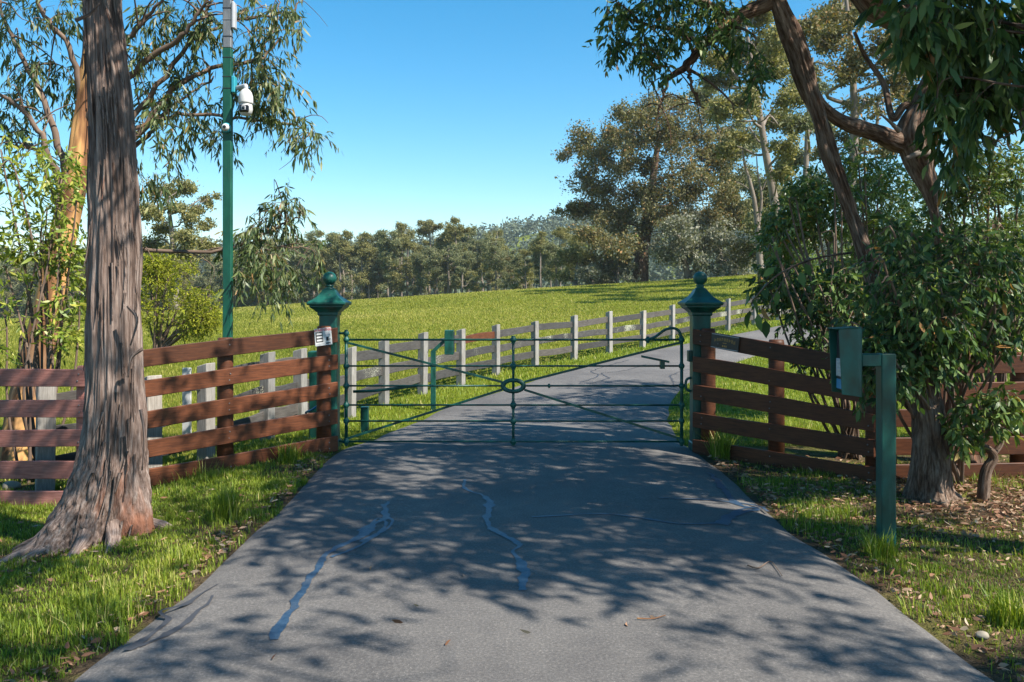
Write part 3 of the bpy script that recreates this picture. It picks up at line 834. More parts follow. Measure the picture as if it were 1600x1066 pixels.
# ------------------------------------------------------------------ pole, cameras
px_, py_ = at(356, 0, 10.3)[0], 10.3
pole = empty('camera_pole', (px_, py_, float(H(px_, py_))), 'tall square green pole with grey unpainted top, behind the sunlit fence', 'pole')
zsw = at(0, 76, 10.3)[2]
box('pole_shaft', (px_ - .052, py_ - .04, float(H(px_, py_)) - .1), (px_ + .052, py_ + .04, zsw), M['green2'], pole, .008)
box('bare_top', (px_ - .051, py_ - .039, zsw), (px_ + .051, py_ + .039, 6.6), M['galv'], pole, .008)
for pyx in (14, 32, 58, 91, 121, 139):
    z = at(0, pyx, 10.3)[2]
    box('strap', (px_ - .055, py_ - .043, z - .005), (px_ + .055, py_ + .043, z + .005), M['galv'] if pyx in (32,) else M['ink'], pole, .001)
box('junction_box', (px_ + .053, py_ - .05, at(0, 46, 10.3)[2]), (px_ + .095, py_ + .05, at(0, 4, 10.3)[2]), M['grey'], pole, .012)
box('mounting_plate', (px_ + .053, py_ - .05, at(0, 146, 10.3)[2]), (px_ + .10, py_ + .05, at(0, 120, 10.3)[2]), M['teal'], pole, .01)
cxx, cyy = at(384, 0, 10.2)[0], 10.2
zc_ = at(0, 160, 10.2)[2]
K = .8
ptz = empty('security_camera', (cxx, cyy, zc_ - .2), 'large white dome camera hanging from the green pole bracket', 'camera')
tube('arm', catmull([(px_ + .10, py_, zc_ + .19), (cxx - .02, cyy + .02, zc_ + .20), (cxx, cyy, zc_ + .185), (cxx, cyy, zc_ + .13)], 12), .028, M['grey'], ptz, 12)
link('hood', bm_mesh('hood', lathe_bm([(r_ * K, z_ * K) for r_, z_ in [(.03, .20), (.05, .19), (.085, .15), (.105, .09), (.108, .0), (.108, -.02), (.1, -.025)]], 24, 0, (cxx, cyy, zc_)), M['white'], True), ptz)
hd = link('head', bm_mesh('head', lathe_bm([(r_ * K, z_ * K) for r_, z_ in [(.092, -.022), (.098, -.06), (.102, -.11), (.09, -.16), (.06, -.195), (.02, -.205)]], 24, 0, (cxx, cyy, zc_)), M['white'], True), ptz)
def face_box(name, dx0, dx1, z0, z1, yo, mat, par, bev=.012):
    dx0, dx1, z0, z1, yo = dx0 * K, dx1 * K, z0 * K, z1 * K, yo * K
    return link(name, bm_mesh(name, box_bm((cxx + dx0, cyy - yo - .02, zc_ + z0), (cxx + dx1, cyy - yo + .03, zc_ + z1), bev, 2), mat), par)
face_box('lens_surround', -.072, .072, -.165, -.055, .085, M['black'], hd, .02)
face_box('lens_window', -.036, .036, -.14, -.07, .092, M['grey'], hd, .012)
face_box('lens', -.024, .024, -.13, -.08, .098, M['black'], hd, .01)
sx_, sy_, sz_ = at(352, 0, 10.2)[0], 10.24, at(0, 199, 10.2)[2]
tur = empty('security_camera', (sx_, sy_, sz_ - .05), 'small round turret camera fixed on the face of the green pole', 'camera')
def yl(prof, name, mat):
    bm = lathe_bm(prof, 20); bmesh.ops.rotate(bm, verts=bm.verts[:], cent=(0, 0, 0), matrix=Matrix.Rotation(math.radians(90), 3, 'X'))
    bmesh.ops.translate(bm, verts=bm.verts[:], vec=(sx_, sy_, sz_)); return link(name, bm_mesh(name, bm, mat, True), tur)
yl([(.058, -.012), (.06, .012), (.05, .03)], 'base_ring', M['teal'])
yl([(.045, .02), (.046, .04), (.036, .062), (.02, .07)], 'eyeball', M['white'])
yl([(.018, .066), (.02, .074), (.012, .076)], 'lens', M['black'])

# ------------------------------------------------------------------ keypad pedestals, motor, stubs
kx0, kx1, ky = at(1373, 0, 6.2)[0], at(1396, 0, 6.2)[0], 6.2
kp = empty('keypad_pedestal', ((kx0 + kx1) / 2, ky, 0), 'green square-section keypad pedestal on the verge before the shaded fence', 'keypad')
ztop = at(0, 553, 6.15)[2]
box('post', (kx0, ky - .05, -.08), (kx1, ky + .055, ztop), M['green'], kp, .007)
box('arm', (at(1343, 0, 6.2)[0], ky - .048, at(0, 573, 6.15)[2]), (kx0 - .0005, ky + .053, ztop - .002), M['green'], kp, .006)
hx0, hx1 = at(1309, 0, 6.1)[0], at(1344, 0, 6.1)[0]
z0_, z1_ = at(0, 616, 6.1)[2], at(0, 515, 6.1)[2]
yf, yb = 6.08, 6.27
hood = kp
t_ = .006
def quadslab(name, pts, thk_vec, mat, parent):
    pts = [np.array(p, float) for p in pts]; v = np.array(thk_vec, float)
    return hull_box(name, pts + [p + v for p in pts], mat, parent, .0015)
xl0 = hx0 + .022
quadslab('hood_side', [(xl0, yf, z0_), (hx1, yf, z0_ - .02), (hx1, yf, z1_ + .01), (hx0, yf, z1_)], (0, t_, 0), M['green'], kp)
quadslab('hood_side', [(xl0, yb, z0_), (hx1, yb, z0_ - .02), (hx1, yb, z1_ + .01), (hx0, yb, z1_)], (0, t_, 0), M['green'], kp)
quadslab('hood_top', [(hx0 - .01, yf - .004, z1_ + .001), (hx1, yf - .004, z1_ + .012), (hx1, yb + .012, z1_ + .012), (hx0 - .01, yb + .012, z1_ + .001)], (0, 0, t_), M['green2'], kp)
quadslab('hood_back', [(hx1 + .0005, yf, z0_ - .02), (hx1 + .0005, yb + t_, z0_ - .02), (hx1 + .0005, yb + t_, z1_ + .008), (hx1 + .0005, yf, z1_ + .008)], (t_, 0, 0), M['green'], kp)
box('keypad_body', (xl0 + .03, yf + .02, z0_ + .02), (hx1 - .01, yb - .01, z1_ - .02), M['ink'], kp, .004)
box('button_panel', (xl0 + .018, yf + .05, z0_ + .12), (xl0 + .034, yb - .03, z0_ + .25), M['grey'], kp, .003)
box('sticker', (xl0 + .021, yf + .05, z0_ + .03), (xl0 + .031, yb - .03, z0_ + .10), M['blue'], kp, .002)
for r_ in range(4):
    for q_ in range(3):
        box('button', (xl0 + .0135, yf + .062 + q_ * .022, z0_ + .135 + r_ * .027), (xl0 + .019, yf + .076 + q_ * .022, z0_ + .152 + r_ * .027), M['white'], kp, .001)

g1 = ground_hit(677, 641); yk = g1[1]
ik = empty('keypad_pedestal', g1, 'slim green keypad pedestal with a cranked neck standing on the lawn beyond the gate', 'keypad')
p1 = at(677, 549, yk); p2 = at(697, 530, yk)
w = .042
box('post', (g1[0] - w, yk - w, g1[2] - .08), (g1[0] + w, yk + w, p1[2]), M['green'], ik, .005)
dz = np.array((0, 0, .055)); y1 = np.array((0, w, 0)); xx = np.array((w, 0, 0))
hull_box('neck', [p1 - xx - y1, p1 + xx - y1, p1 + xx + y1, p1 - xx + y1, p2 - dz * .6 - y1 + np.array((0, 0, .07)), p2 + dz * .0 - y1 + np.array((.02, 0, -.02)), p2 + y1 + np.array((.02, 0, -.02)), p2 - dz * .6 + y1 + np.array((0, 0, .07))], M['green'], ik, .003)
q0, q1 = at(695, 554, yk), at(709, 516, yk)
box('hood', (q0[0], yk - .09, q0[2]), (q1[0], yk + .09, q1[2]), M['green'], ik, .006)
box('keypad_face', (q1[0] - .001, yk - .065, q0[2] + .02), (q1[0] + .012, yk + .065, q1[2] - .03), M['ink'], ik, .003)
g2 = ground_hit(570, 676)
sp = empty('stub_post', g2, 'short green stub post on the lawn just beyond the gate', 'post')
box('post', (g2[0] - .05, g2[1] - .05, g2[2] - .05), (g2[0] + .05, g2[1] + .05, at(0, 637, g2[1])[2]), M['green'], sp, .006)
box('stub_cap', (g2[0] - .055, g2[1] - .055, at(0, 637, g2[1])[2] + .0005), (g2[0] + .055, g2[1] + .055, at(0, 637, g2[1])[2] + .012), M['green'], sp, .004)

m0 = at(492, 690, 10.75)
mg = float(H(m0[0], 10.75))
gm = empty('gate_motor', (m0[0], 10.75, mg), 'dark green gate motor housing with a blue cable behind the hinge post', 'motor')
box('housing', (m0[0] - .06, 10.68, mg - .05), (m0[0] + .11, 10.86, at(0, 560, 10.75)[2]), M['green'], gm, .012)
box('lid', (m0[0] - .075, 10.665, at(0, 560, 10.75)[2] + .0005), (m0[0] + .125, 10.875, at(0, 549, 10.75)[2]), M['green2'], gm, .012)
tube('cable', catmull([at(500, 530, 10.3), at(499, 560, 10.3), at(500, 600, 10.3), at(498, 630, 10.3), at(488, 640, 10.3), at(478, 645, 10.45), at(484, 652, 10.6)], 40), .014, M['blue'], gm, 8)

# ------------------------------------------------------------------ the big stringybark trunk
Yt = 6.7
cl = [(150, 872), (154, 840), (168, 780), (178, 700), (181, 600), (178, 400), (173, 200), (160, 0), (148, -160), (150, -400), (165, -700)]
wd = [196, 150, 114, 86, 76, 68, 60, 54, 48, 40, 26]
C = catmull([at(a_, b_, Yt) for a_, b_ in cl], 420)
rad = np.interp(np.linspace(0, 1, 420), np.linspace(0, 1, len(wd)), wd) * Yt / F_PX / 2
def big_disp(b, th, s):
    base = furrow(.030, 34, 1.7, 4, .05)(b, th, s) + .018 * (vnoise(b * np.array((85, 85, 4.5)), 77) - .5)
    low = np.clip(1 - s / 1.1, 0, 1) ** 2
    lobes = .10 * np.cos(th * 3 + .6) + .05 * np.cos(th * 7 + 2) + .05 * np.cos(th * 5 + .5)
    return base + low * (lobes * 1.15 + .10 * (vnoise(b * np.array((7, 7, 2.5)) + 40, 5) - .5))
bt = tree_root('stringybark_tree', at(150, 860, Yt), 'massive stringybark trunk with grey fibrous bark, standing on the verge before the reddish fence')
G = Geo(); tube_geo(G, C, rad, 260, True, 0, big_disp); G.obj('trunk', M['bark_big'], bt)
rng = np.random.default_rng(21)
G = Geo()                                                   # loose strips of bark
for k in range(190):
    ii = int(rng.integers(30, 300)); th_ = rng.uniform(-math.pi, 0) if rng.random() < .85 else rng.uniform(0, math.pi)
    n_ = 9; L = rng.uniform(.12, .45)
    zz = np.linspace(0, -L, n_); rr_ = rad[ii] * (1 + np.linspace(0, .04, n_)) + .016 + np.linspace(0, 1, n_) ** 2 * rng.uniform(.005, .035)
    w_ = np.linspace(1, .3, n_) * rng.uniform(.006, .017)
    tw = th_ + np.linspace(0, rng.normal() * .12, n_)
    cpt = np.stack([np.interp(C[ii][2] + zz, C[:, 2], C[:, 0]), np.interp(C[ii][2] + zz, C[:, 2], C[:, 1]), C[ii][2] + zz], 1)
    rr_ = np.maximum(rr_, np.interp(C[ii][2] + zz, C[:, 2], rad) + .018)
    e = np.stack([np.cos(tw), np.sin(tw), np.zeros(n_)], 1); t3 = np.stack([-np.sin(tw), np.cos(tw), np.zeros(n_)], 1)
    c_ = cpt + e * rr_[:, None]
    V = np.vstack([c_ - t3 * w_[:, None], c_ + t3 * w_[:, None], c_ - e * .006])
    q_ = np.arange(n_ - 1)
    Q = np.vstack([np.stack([q_, q_ + n_, q_ + n_ + 1, q_ + 1], 1), np.stack([q_, q_ + 1, q_ + 2 * n_ + 1, q_ + 2 * n_], 1), np.stack([q_ + n_, q_ + 2 * n_, q_ + 2 * n_ + 1, q_ + n_ + 1], 1)])
    G.add(V, None, Q, 0, np.column_stack([V[:, 0], V[:, 1], V[:, 2] + rng.uniform(0, 5)]))
tag(G.obj('bark_strips', M['bark_big'], bt), kind='stuff')
for a_ in ([(222, 545), (205, 560), (200, 590)], [(200, 478), (214, 500), (204, 540)], [(118, 32), (140, 22), (156, 5)], [(220, 640), (226, 680), (222, 735)]):
    tube('bark_flap', catmull([at(px, py, Yt - .27) for px, py in a_], 10), np.linspace(.016, .006, 10), M['bark_big'], bt, 6)
cb = at(150, 850, Yt); zg = float(H(cb[0], cb[1]))
for a_, L_, r0 in ((3.25, .48, .075), (3.75, .55, .07), (4.35, .42, .06), (5.0, .38, .065), (5.7, .45, .06), (.1, .4, .06)):
    d_ = np.array((math.cos(a_), math.sin(a_), 0)); sd = np.array((-d_[1], d_[0], 0)) * rng.normal() * .12
    p_ = [cb + d_ * .22, cb + d_ * (.22 + L_ * .4) + sd * .5, cb + d_ * (.22 + L_ * .75) + sd, cb + d_ * (.22 + L_) + sd * 1.6]
    for q_, zz_ in zip(p_, (.16, .05, .0, -.06)): q_[2] = float(H(q_[0], q_[1])) + zz_
    G = Geo(); tube_geo(G, catmull(p_, 26), np.linspace(r0, r0 * .35, 26), 24, True, 0, furrow(.02, 30, 3, int(a_ * 10), .03)); G.obj('root', M['bark_big'], bt)
# its crown, above the picture; drive-side clumps added to shade trunk and verge
GL, GB = Geo(), Geo()
cc = [np.array(p) for p in ((-4.6, 5.2, 7.6), (-5.4, 6.4, 8.6), (-3.8, 6.4, 9.6), (-4.6, 8.6, 8.0), (-1.2, 5.2, 6.2), (-.4, 4.6, 6.8), (.7, 3.3, 6.2))]
connect(GB, C[::14], rad[::14], cc, rng, 1.4)
for q in cc: sprays(GL, GB, q, (1.3, 1.3, .8), 330, 9, .4, .16, .22, rng, .8, .36, .9)
GB.obj('branches', M['twig'], bt); tag(GL.obj('crown', M['leaf_gum'], bt), kind='stuff')

# ------------------------------------------------------------------ peeling gum behind the fence, limbs over the sky
Yp = 10.6
rng = np.random.default_rng(33)
pt = tree_root('peeling_gum_tree', (at(35, 0, Yp)[0], Yp, float(H(at(35, 0, Yp)[0], Yp))), 'gum tree with peeling orange bark and airy drooping crown behind the reddish fence')
tr = catmull([at(28, 735, Yp), at(40, 640, Yp), at(72, 500, Yp), at(96, 380, Yp), at(118, 270, Yp), at(132, 160, Yp), at(150, 40, Yp), at(165, -120, Yp), at(175, -260, Yp)], 120)
trr = np.interp(np.linspace(0, 1, 120), [0, .1, .3, .5, .6, .8, 1], [.24, .19, .165, .13, .1, .08, .05])
G = Geo(); tube_geo(G, tr, trr, 40, True, 0, furrow(.022, 18, 1.4, 9, .06)); G.obj('trunk', M['bark_peel'], pt)
GB, GL = Geo(), Geo()
limbs = [  # px, py along each limb, depth at its ends, base radius
    ([(120, 260), (200, 190), (300, 60), (345, -30)], 10.6, 10.9, .05), ([(130, 190), (215, 108), (290, 50), (330, -10)], 10.6, 10.2, .055),
    ([(140, 110), (205, 55), (262, -10)], 10.6, 10.2, .05), ([(118, 280), (215, 210), (270, 140), (330, 108), (400, 95), (440, 60)], 10.6, 11.2, .05),
    ([(122, 270), (220, 222), (262, 170), (335, 120)], 10.6, 11.4, .04), ([(200, 205), (280, 178), (360, 185), (420, 190), (460, 195), (490, 215)], 10.7, 11.6, .028),
    ([(105, 330), (80, 250), (50, 190), (10, 150), (-40, 140)], 10.6, 10.3, .05), ([(110, 300), (80, 190), (40, 100), (10, 40), (-10, -40)], 10.6, 10.9, .05),
    ([(128, 180), (110, 80), (60, 10), (40, -60)], 10.6, 10.3, .045), ([(100, 350), (60, 240), (20, 225), (-40, 190)], 10.6, 11.2, .035),
    ([(92, 400), (160, 398), (230, 391), (340, 392), (400, 372), (440, 350), (470, 340)], 10.6, 11.0, .034), ([(345, 392), (400, 395), (450, 385), (485, 390)], 10.9, 11.2, .018),
    ([(400, 95), (430, 40), (440, -20)], 11.1, 11.4, .02), ([(300, 60), (380, 30), (450, 20), (480, -10)], 10.8, 11.2, .024), ([(150, 40), (230, -40), (330, -90)], 10.6, 10.8, .04),
    ([(430, 355), (440, 330), (448, 312)], 10.95, 11.0, .01)]
clumps = []
for pts, y0, y1, r0 in limbs:
    ys = np.linspace(y0, y1, len(pts))
    c_ = catmull([at(a_, b_, y_) for (a_, b_), y_ in zip(pts, ys)], 26)
    c_[3:] += (rng.random((23, 3)) - .5) * .045
    tube_geo(GB, c_, np.linspace(r0, r0 * .2 + .003, 26), 8, False)
    for k in range(7):                                   # side twigs that droop
        ii = rng.integers(8, 26); L = rng.uniform(.3, .8)
        e = c_[ii] + unit(rng.normal(size=3) * np.array((1, .8, .6))) * L * .8
        tw_ = catmull([c_[ii], (c_[ii] + e) / 2 + np.array((0, 0, .06)), e, e + np.array((rng.normal() * .08, 0, -.22 * L))], 8)
        tube_geo(GB, tw_, np.linspace(r0 * .22 + .003, .003, 8), 4, False)
foli = [(30, 30, 46), (90, 20, 36), (20, 90, 40), (60, 120, 40), (15, 180, 40), (70, 190, 34), (110, 120, 30), (40, 60, 40), (250, 30, 36), (230, 80, 28), (290, 20, 40),
        (330, 40, 34), (300, 130, 44), (270, 180, 46), (250, 230, 40), (235, 275, 30), (320, 175, 34), (310, 100, 30), (400, 20, 46), (440, 40, 40), (410, 80, 40), (425, 125, 34), (400, 150, 34),
        (455, 15, 36), (390, 110, 28), (420, 170, 26), (470, 205, 30), (487, 222, 20), (340, 210, 24), (250, 150, 30), (380, 385, 30), (410, 400, 36), (440, 420, 36), (470, 375, 34), (440, 340, 28), (450, 320, 22), (475, 350, 24), (485, 390, 22), (400, 360, 18), (430, 445, 24), (385, 425, 22)]
for a_, b_, r_ in foli:
    y_ = rng.uniform(10.4, 11.4); q = at(a_, b_, y_); r3 = r_ * y_ / F_PX
    sprays(GL, GB, q, (r3, r3 * .9, r3 * .8), int(16 + r_ * .75), 10, .27, .125, .17, rng, 1.25, .30, 2.2, .5, tw_r=.0025)
GB.obj('branches', M['twig'], pt); tag(GL.obj('crown', M['leaf_gum'], pt), kind='stuff')

# bright shrub by the edge
def shrub(name, label, base, clumps, leafmat, seed, ntw, nl, tl, ll, lw, droop=.2, nst=5, stem_r=.02, gap=.33, gf=1.6, woodmat='twig', cat='shrub', group=None, simple=False, outward=.7):
    rng = np.random.default_rng(seed)
    r = empty(name, base, label, cat, group)
    GB, GL = Geo(), Geo(); base = np.asarray(base, float)
    for c, rad in clumps:
        c = np.asarray(c, float); rad = np.broadcast_to(np.asarray(rad, float), (3,))
        for k in range(nst):
            e = c + rng.normal(size=3) * rad * .4
            m1 = base + (e - base) * .4 + np.array((*(rng.normal(size=2) * .12), .12))
            pts = catmull([base + np.array((*(rng.normal(size=2) * .06), -.05)), m1, e, e + unit(rng.normal(size=3) + np.array((0, 0, .7))) * rad * .6], 14)
            tube_geo(GB, pts, np.linspace(stem_r, stem_r * .15 + .002, 14), 6, False)
        vol = float(np.prod(rad)) ** (1 / 3)
        sprays(GL, GB, c, rad, ntw, nl, tl, ll, lw, rng, droop, gap, gf, outward, simple, tw_r=.003)
    GB.obj('stems', M[woodmat], r); tag(GL.obj('crown', M[leafmat], r), kind='stuff')
    return r
Ys = 9.4
b0 = at(62, 650, Ys); b0[2] = float(H(b0[0], b0[1]))
shrub('wattle_shrub', 'bright yellow-green leafy shrub growing against the peeling gum, behind the reddish fence', b0,
      [(at(35, 260, Ys), (.30, .35, .28)), (at(90, 270, Ys), (.26, .3, .25)), (at(40, 340, Ys), (.36, .4, .3)), (at(105, 340, Ys), (.22, .3, .3)), (at(20, 420, Ys), (.34, .4, .28)), (at(100, 410, Ys), (.2, .3, .2)),
       (at(60, 390, Ys), (.25, .3, .3)), (at(40, 500, Ys), (.34, .4, .2)), (at(100, 520, Ys), (.22, .3, .18)), (at(15, 540, Ys), (.3, .3, .2)), (at(115, 460, Ys), (.14, .3, .15))],
      'leaf_bright', 5, 42, 9, .2, .10, .25, .25, 2, .02)
b1 = ground_hit(245, 556)
shrub('yellow_wattle_tree', 'small round yellow-green wattle tree on the meadow behind the green pole', b1,
      [(at(265, 430, b1[1]), (.75, .7, .5)), (at(310, 470, b1[1]), (.65, .7, .5)), (at(245, 480, b1[1]), (.6, .7, .5)), (at(280, 510, b1[1]), (.8, .7, .35)), (at(320, 500, b1[1]), (.35, .5, .3)), (at(240, 420, b1[1]), (.4, .5, .4))],
      'leaf_yellow', 6, 420, 12, .26, .075, .32, .3, 3, .045, .42, 1.5, cat='tree')

# ------------------------------------------------------------------ leaning tree, gnarled tree and shrubs
Yl = 7.6
rng = np.random.default_rng(44)
b = at(1452, 785, Yl)
lt = tree_root('leaning_tree', b, 'dark furrowed tree leaning over the drive from behind the keypad post')
Ct = catmull([at(1456, 800, Yl), at(1452, 760, Yl), at(1452, 690, Yl), at(1446, 630, Yl), at(1412, 540, 7.75), at(1372, 450, 7.9), at(1335, 350, 8), at(1300, 250, 8), at(1268, 150, 8), at(1238, 60, 8), at(1205, -20, 8), at(1170, -110, 8), at(1130, -220, 8)], 300)
rt = np.interp(np.linspace(0, 1, 300), np.linspace(0, 1, 13), np.array([112, 80, 64, 58, 52, 48, 44, 42, 40, 42, 44, 38, 26]) * 7.8 / F_PX / 2)
G = Geo(); tube_geo(G, Ct, np.maximum(rt - .05, .05), 120, True, 0, lambda b_, th, s: furrow(.040, 20, 2.6, 14, .075)(b_, th, s) + .05 * np.clip(1 - s / .5, 0, 1) ** 2 * np.cos(4 * th + 1)); G.obj('trunk', M['bark_dark'], lt)
GB, GL = Geo(), Geo()
lim = [([(1200, 5), (1150, 30), (1100, 72), (1068, 105), (1030, 135)], 8.0, 7.8, .075), ([(1068, 105), (1050, 118), (1035, 150), (1028, 178)], 7.8, 7.7, .02), ([(1075, 100), (1080, 130), (1098, 168)], 7.8, 7.9, .02),
       ([(1150, 30), (1100, 5), (1040, -20), (1000, -60)], 8, 7.8, .04), ([(1100, 72), (1060, 50), (1010, 40), (970, 25)], 7.9, 7.7, .022), ([(1195, 0), (1160, -60), (1060, -90), (980, -110)], 8, 7.6, .06)]
for pts, y0, y1, r0 in lim:
    c_ = catmull([at(a_, b_, y_) for (a_, b_), y_ in zip(pts, np.linspace(y0, y1, len(pts)))], 24); c_[3:] += (rng.random((21, 3)) - .5) * .03
    tube_geo(GB, c_, np.linspace(r0, r0 * .25 + .003, 24), 10, False, 0, None)
    for k in range(6):
        ii = rng.integers(7, 24); L = rng.uniform(.2, .55); e = c_[ii] + unit(rng.normal(size=3)) * L
        tube_geo(GB, catmull([c_[ii], (c_[ii] + e) / 2 + np.array((0, 0, .04)), e, e + np.array((0, 0, -.12))], 7), np.linspace(r0 * .2 + .003, .003, 7), 4, False)
for a_, b_, r_ in [(965, 20, 26), (1000, 15, 36), (1040, 10, 40), (985, 55, 34), (1020, 60, 36), (1060, 45, 34), (1090, 15, 36), (960, 70, 20), (1000, 85, 26), (1040, 95, 22), (1130, 10, 26), (1110, 60, 16), (1165, 95, 24), (1150, 60, 18), (1185, 120, 16), (975, -20, 40), (1060, -30, 50)]:
    y_ = rng.uniform(7.5, 8.1); r3 = r_ * y_ / F_PX
    sprays(GL, GB, at(a_, b_, y_), (r3, r3 * 1.2, r3 * .8), int(12 + r_ * 1.0), 8, .17, .075, .26, rng, .9, .28, 2.6, .5, tw_r=.002)
# crown above and behind, out of the picture: it shades the drive
cc = over([(-1.3, 8.2), (.3, 8.6), (1.6, 8.8), (-1.2, 9.7), (.2, 10.2), (1.5, 10.3), (-.3, 11.6), (1.3, 11.8), (-3.0, 8.6), (-2.2, 10.8)])
connect(GB, Ct[::10], rt[::10], cc, rng, 1.5)
for q in cc: sprays(GL, GB, q, (1.35, 1.15, .55), 330, 10, .4, .16, .26, rng, .8, .44, 1.15)
GB.obj('branches', M['bark_dark'], lt); tag(GL.obj('crown', M['leaf_dark'], lt), kind='stuff')

rng = np.random.default_rng(45)
Yn = 9.2
nb = np.array((at(1510, 0, Yn)[0], Yn, 0.0))
nt = tree_root('gnarled_tree', nb, 'thick gnarled brown tree with a knotted fork, rising behind the leaning tree')
C2 = catmull([nb + np.array((0, 0, -.1)), at(1500, 600, Yn), at(1478, 420, Yn), at(1452, 300, Yn), at(1428, 215, Yn), at(1440, 160, Yn), at(1452, 100, Yn), at(1420, 45, Yn), at(1365, 5, Yn), at(1320, -60, Yn), at(1290, -200, Yn)], 220)
r2 = np.interp(np.linspace(0, 1, 220), np.linspace(0, 1, 11), np.array([60, 46, 40, 38, 56, 46, 42, 50, 50, 40, 24]) * Yn / F_PX / 2)
G = Geo(); tube_geo(G, C2, np.maximum(r2 - .055, .05), 90, True, 0, furrow(.045, 15, 2.6, 24, .13)); G.obj('trunk', M['bark_dark'], nt)
lb = catmull([at(1440, 215, Yn), at(1405, 222, Yn), at(1360, 205, Yn - .2), at(1318, 192, Yn - .4), at(1285, 165, Yn - .5), at(1272, 140, Yn - .5)], 70)
G = Geo(); tube_geo(G, lb, np.interp(np.linspace(0, 1, 70), [0, .3, .6, 1], [.12, .075, .05, .03]), 40, True, 0, furrow(.025, 18, 2, 25, .06)); G.obj('limb', M['bark_dark'], nt)
lb = catmull([at(1450, 180, Yn), at(1415, 165, Yn), at(1395, 185, Yn), at(1380, 130, Yn + .2), at(1352, 88, Yn + .3), at(1335, 50, Yn + .3)], 50)
tube('limb', lb, np.linspace(.05, .018, 50), M['bark_dark'], nt, 10)
tube('broken_stub', catmull([at(1405, 205, Yn - .25), at(1392, 192, Yn - .3), at(1375, 178, Yn - .35)], 8), np.linspace(.03, .008, 8), M['bark_far'], nt, 7)
tube('broken_stub', catmull([at(1460, 240, Yn - .2), at(1435, 240, Yn - .3), at(1415, 248, Yn - .35)], 8), np.linspace(.045, .02, 8), M['bark_far'], nt, 7)
GB, GL = Geo(), Geo()
cc = over([(.8, 13.4), (2.3, 13.4), (1.6, 15.0), (3.0, 15.4), (2.6, 17.0)], .8)
connect(GB, C2[::10], r2[::10], cc, rng, 1.5)
for q in cc: sprays(GL, GB, q, (1.35, 1.2, .7), 380, 10, .42, .16, .26, rng, .8, .36, .9)
GB.obj('branches', M['bark_dark'], nt); tag(GL.obj('crown', M['leaf_dark'], nt), kind='stuff')

# tree standing just outside the view whose boughs hang in at the top corner
rng = np.random.default_rng(46)
ob = np.array((6.3, 4.6, 0.0))
ht = tree_root('overhanging_tree', ob, 'tree whose dark heavy leafy boughs hang in front of the gnarled fork')
C3 = catmull([ob + np.array((0, 0, -.1)), ob + np.array((-.1, 0, 1.6)), ob + np.array((-.3, .1, 3.4)), ob + np.array((-.5, 0, 5)), ob + np.array((-.4, -.2, 7))], 90)
r3_ = np.linspace(.26, .09, 90)
G = Geo(); tube_geo(G, C3, r3_, 40, True, 0, furrow(.03, 18, 1.5, 34, .05)); G.obj('trunk', M['bark_dark'], ht)
GB, GL = Geo(), Geo()
hang = [(1480, 20, 46), (1540, 30, 50), (1590, 40, 46), (1460, 60, 36), (1510, 90, 50), (1570, 110, 50), (1480, 130, 40), (1530, 165, 50), (1590, 180, 46), (1490, 185, 36), (1560, 230, 44), (1500, 225, 30), (1460, 175, 26), (1600, 250, 40), (1640, 120, 60), (1640, 30, 60), (1430, 30, 26), (1540, -40, 70), (1450, -30, 50)]
cpts = []
for a_, b_, r_ in hang:
    y_ = rng.uniform(5.3, 6.2); q = at(a_, b_, y_); cpts.append(q); rr_ = r_ * y_ / F_PX
    sprays(GL, GB, q, (rr_, rr_ * 1.5, rr_), int(12 + r_ * .8), 8, .2, .13, .27, rng, 1.2, .34, 1.9, .5, tw_r=.003)
connect(GB, C3[::6], r3_[::6], cpts[::2], rng, .8, rmin=.006)
cc = over([(.8, 6.2), (1.8, 6.7), (1.1, 7.5), (-.5, 7.3), (-1.8, 7.2), (2.2, 7.6), (-.6, 6.2)])
connect(GB, C3[::6], r3_[::6], cc, rng, 1.4)
for q in cc: sprays(GL, GB, q, (1.2, 1.15, .6), 330, 10, .4, .16, .26, rng, .8, .38, .95)
GB.obj('branches', M['bark_dark'], ht); tag(GL.obj('crown', M['leaf_dark'], ht), kind='stuff')

# a tree behind the viewpoint that dapples the near drive
rng = np.random.default_rng(47)
ob = np.array((6.4, -1.6, 0.0))
bt2 = tree_root('roadside_tree', ob, 'tall tree beside the drive whose crown dapples the nearest asphalt')
C4 = catmull([ob, ob + np.array((-.2, .1, 2.5)), ob + np.array((-.3, .3, 5)), ob + np.array((-.6, .4, 7))], 60); r4 = np.linspace(.24, .07, 60)
G = Geo(); tube_geo(G, C4, r4, 30, True, 0, furrow(.03, 18, 1.5, 54, .05)); G.obj('trunk', M['bark_dark'], bt2)
GB, GL = Geo(), Geo()
cc = over([(1.7, 4.5), (2.4, 4.1), (-1.9, 4.4), (-3.3, 4.7), (-2.7, 5.3), (-4.2, 5.2)])
connect(GB, C4[::5], r4[::5], cc, rng, 1.4)
for q in cc: sprays(GL, GB, q, (.95, .85, .5), 130, 9, .38, .15, .26, rng, .8, .45, 1.0)
GB.obj('branches', M['bark_dark'], bt2); tag(GL.obj('crown', M['leaf_dark'], bt2), kind='stuff')

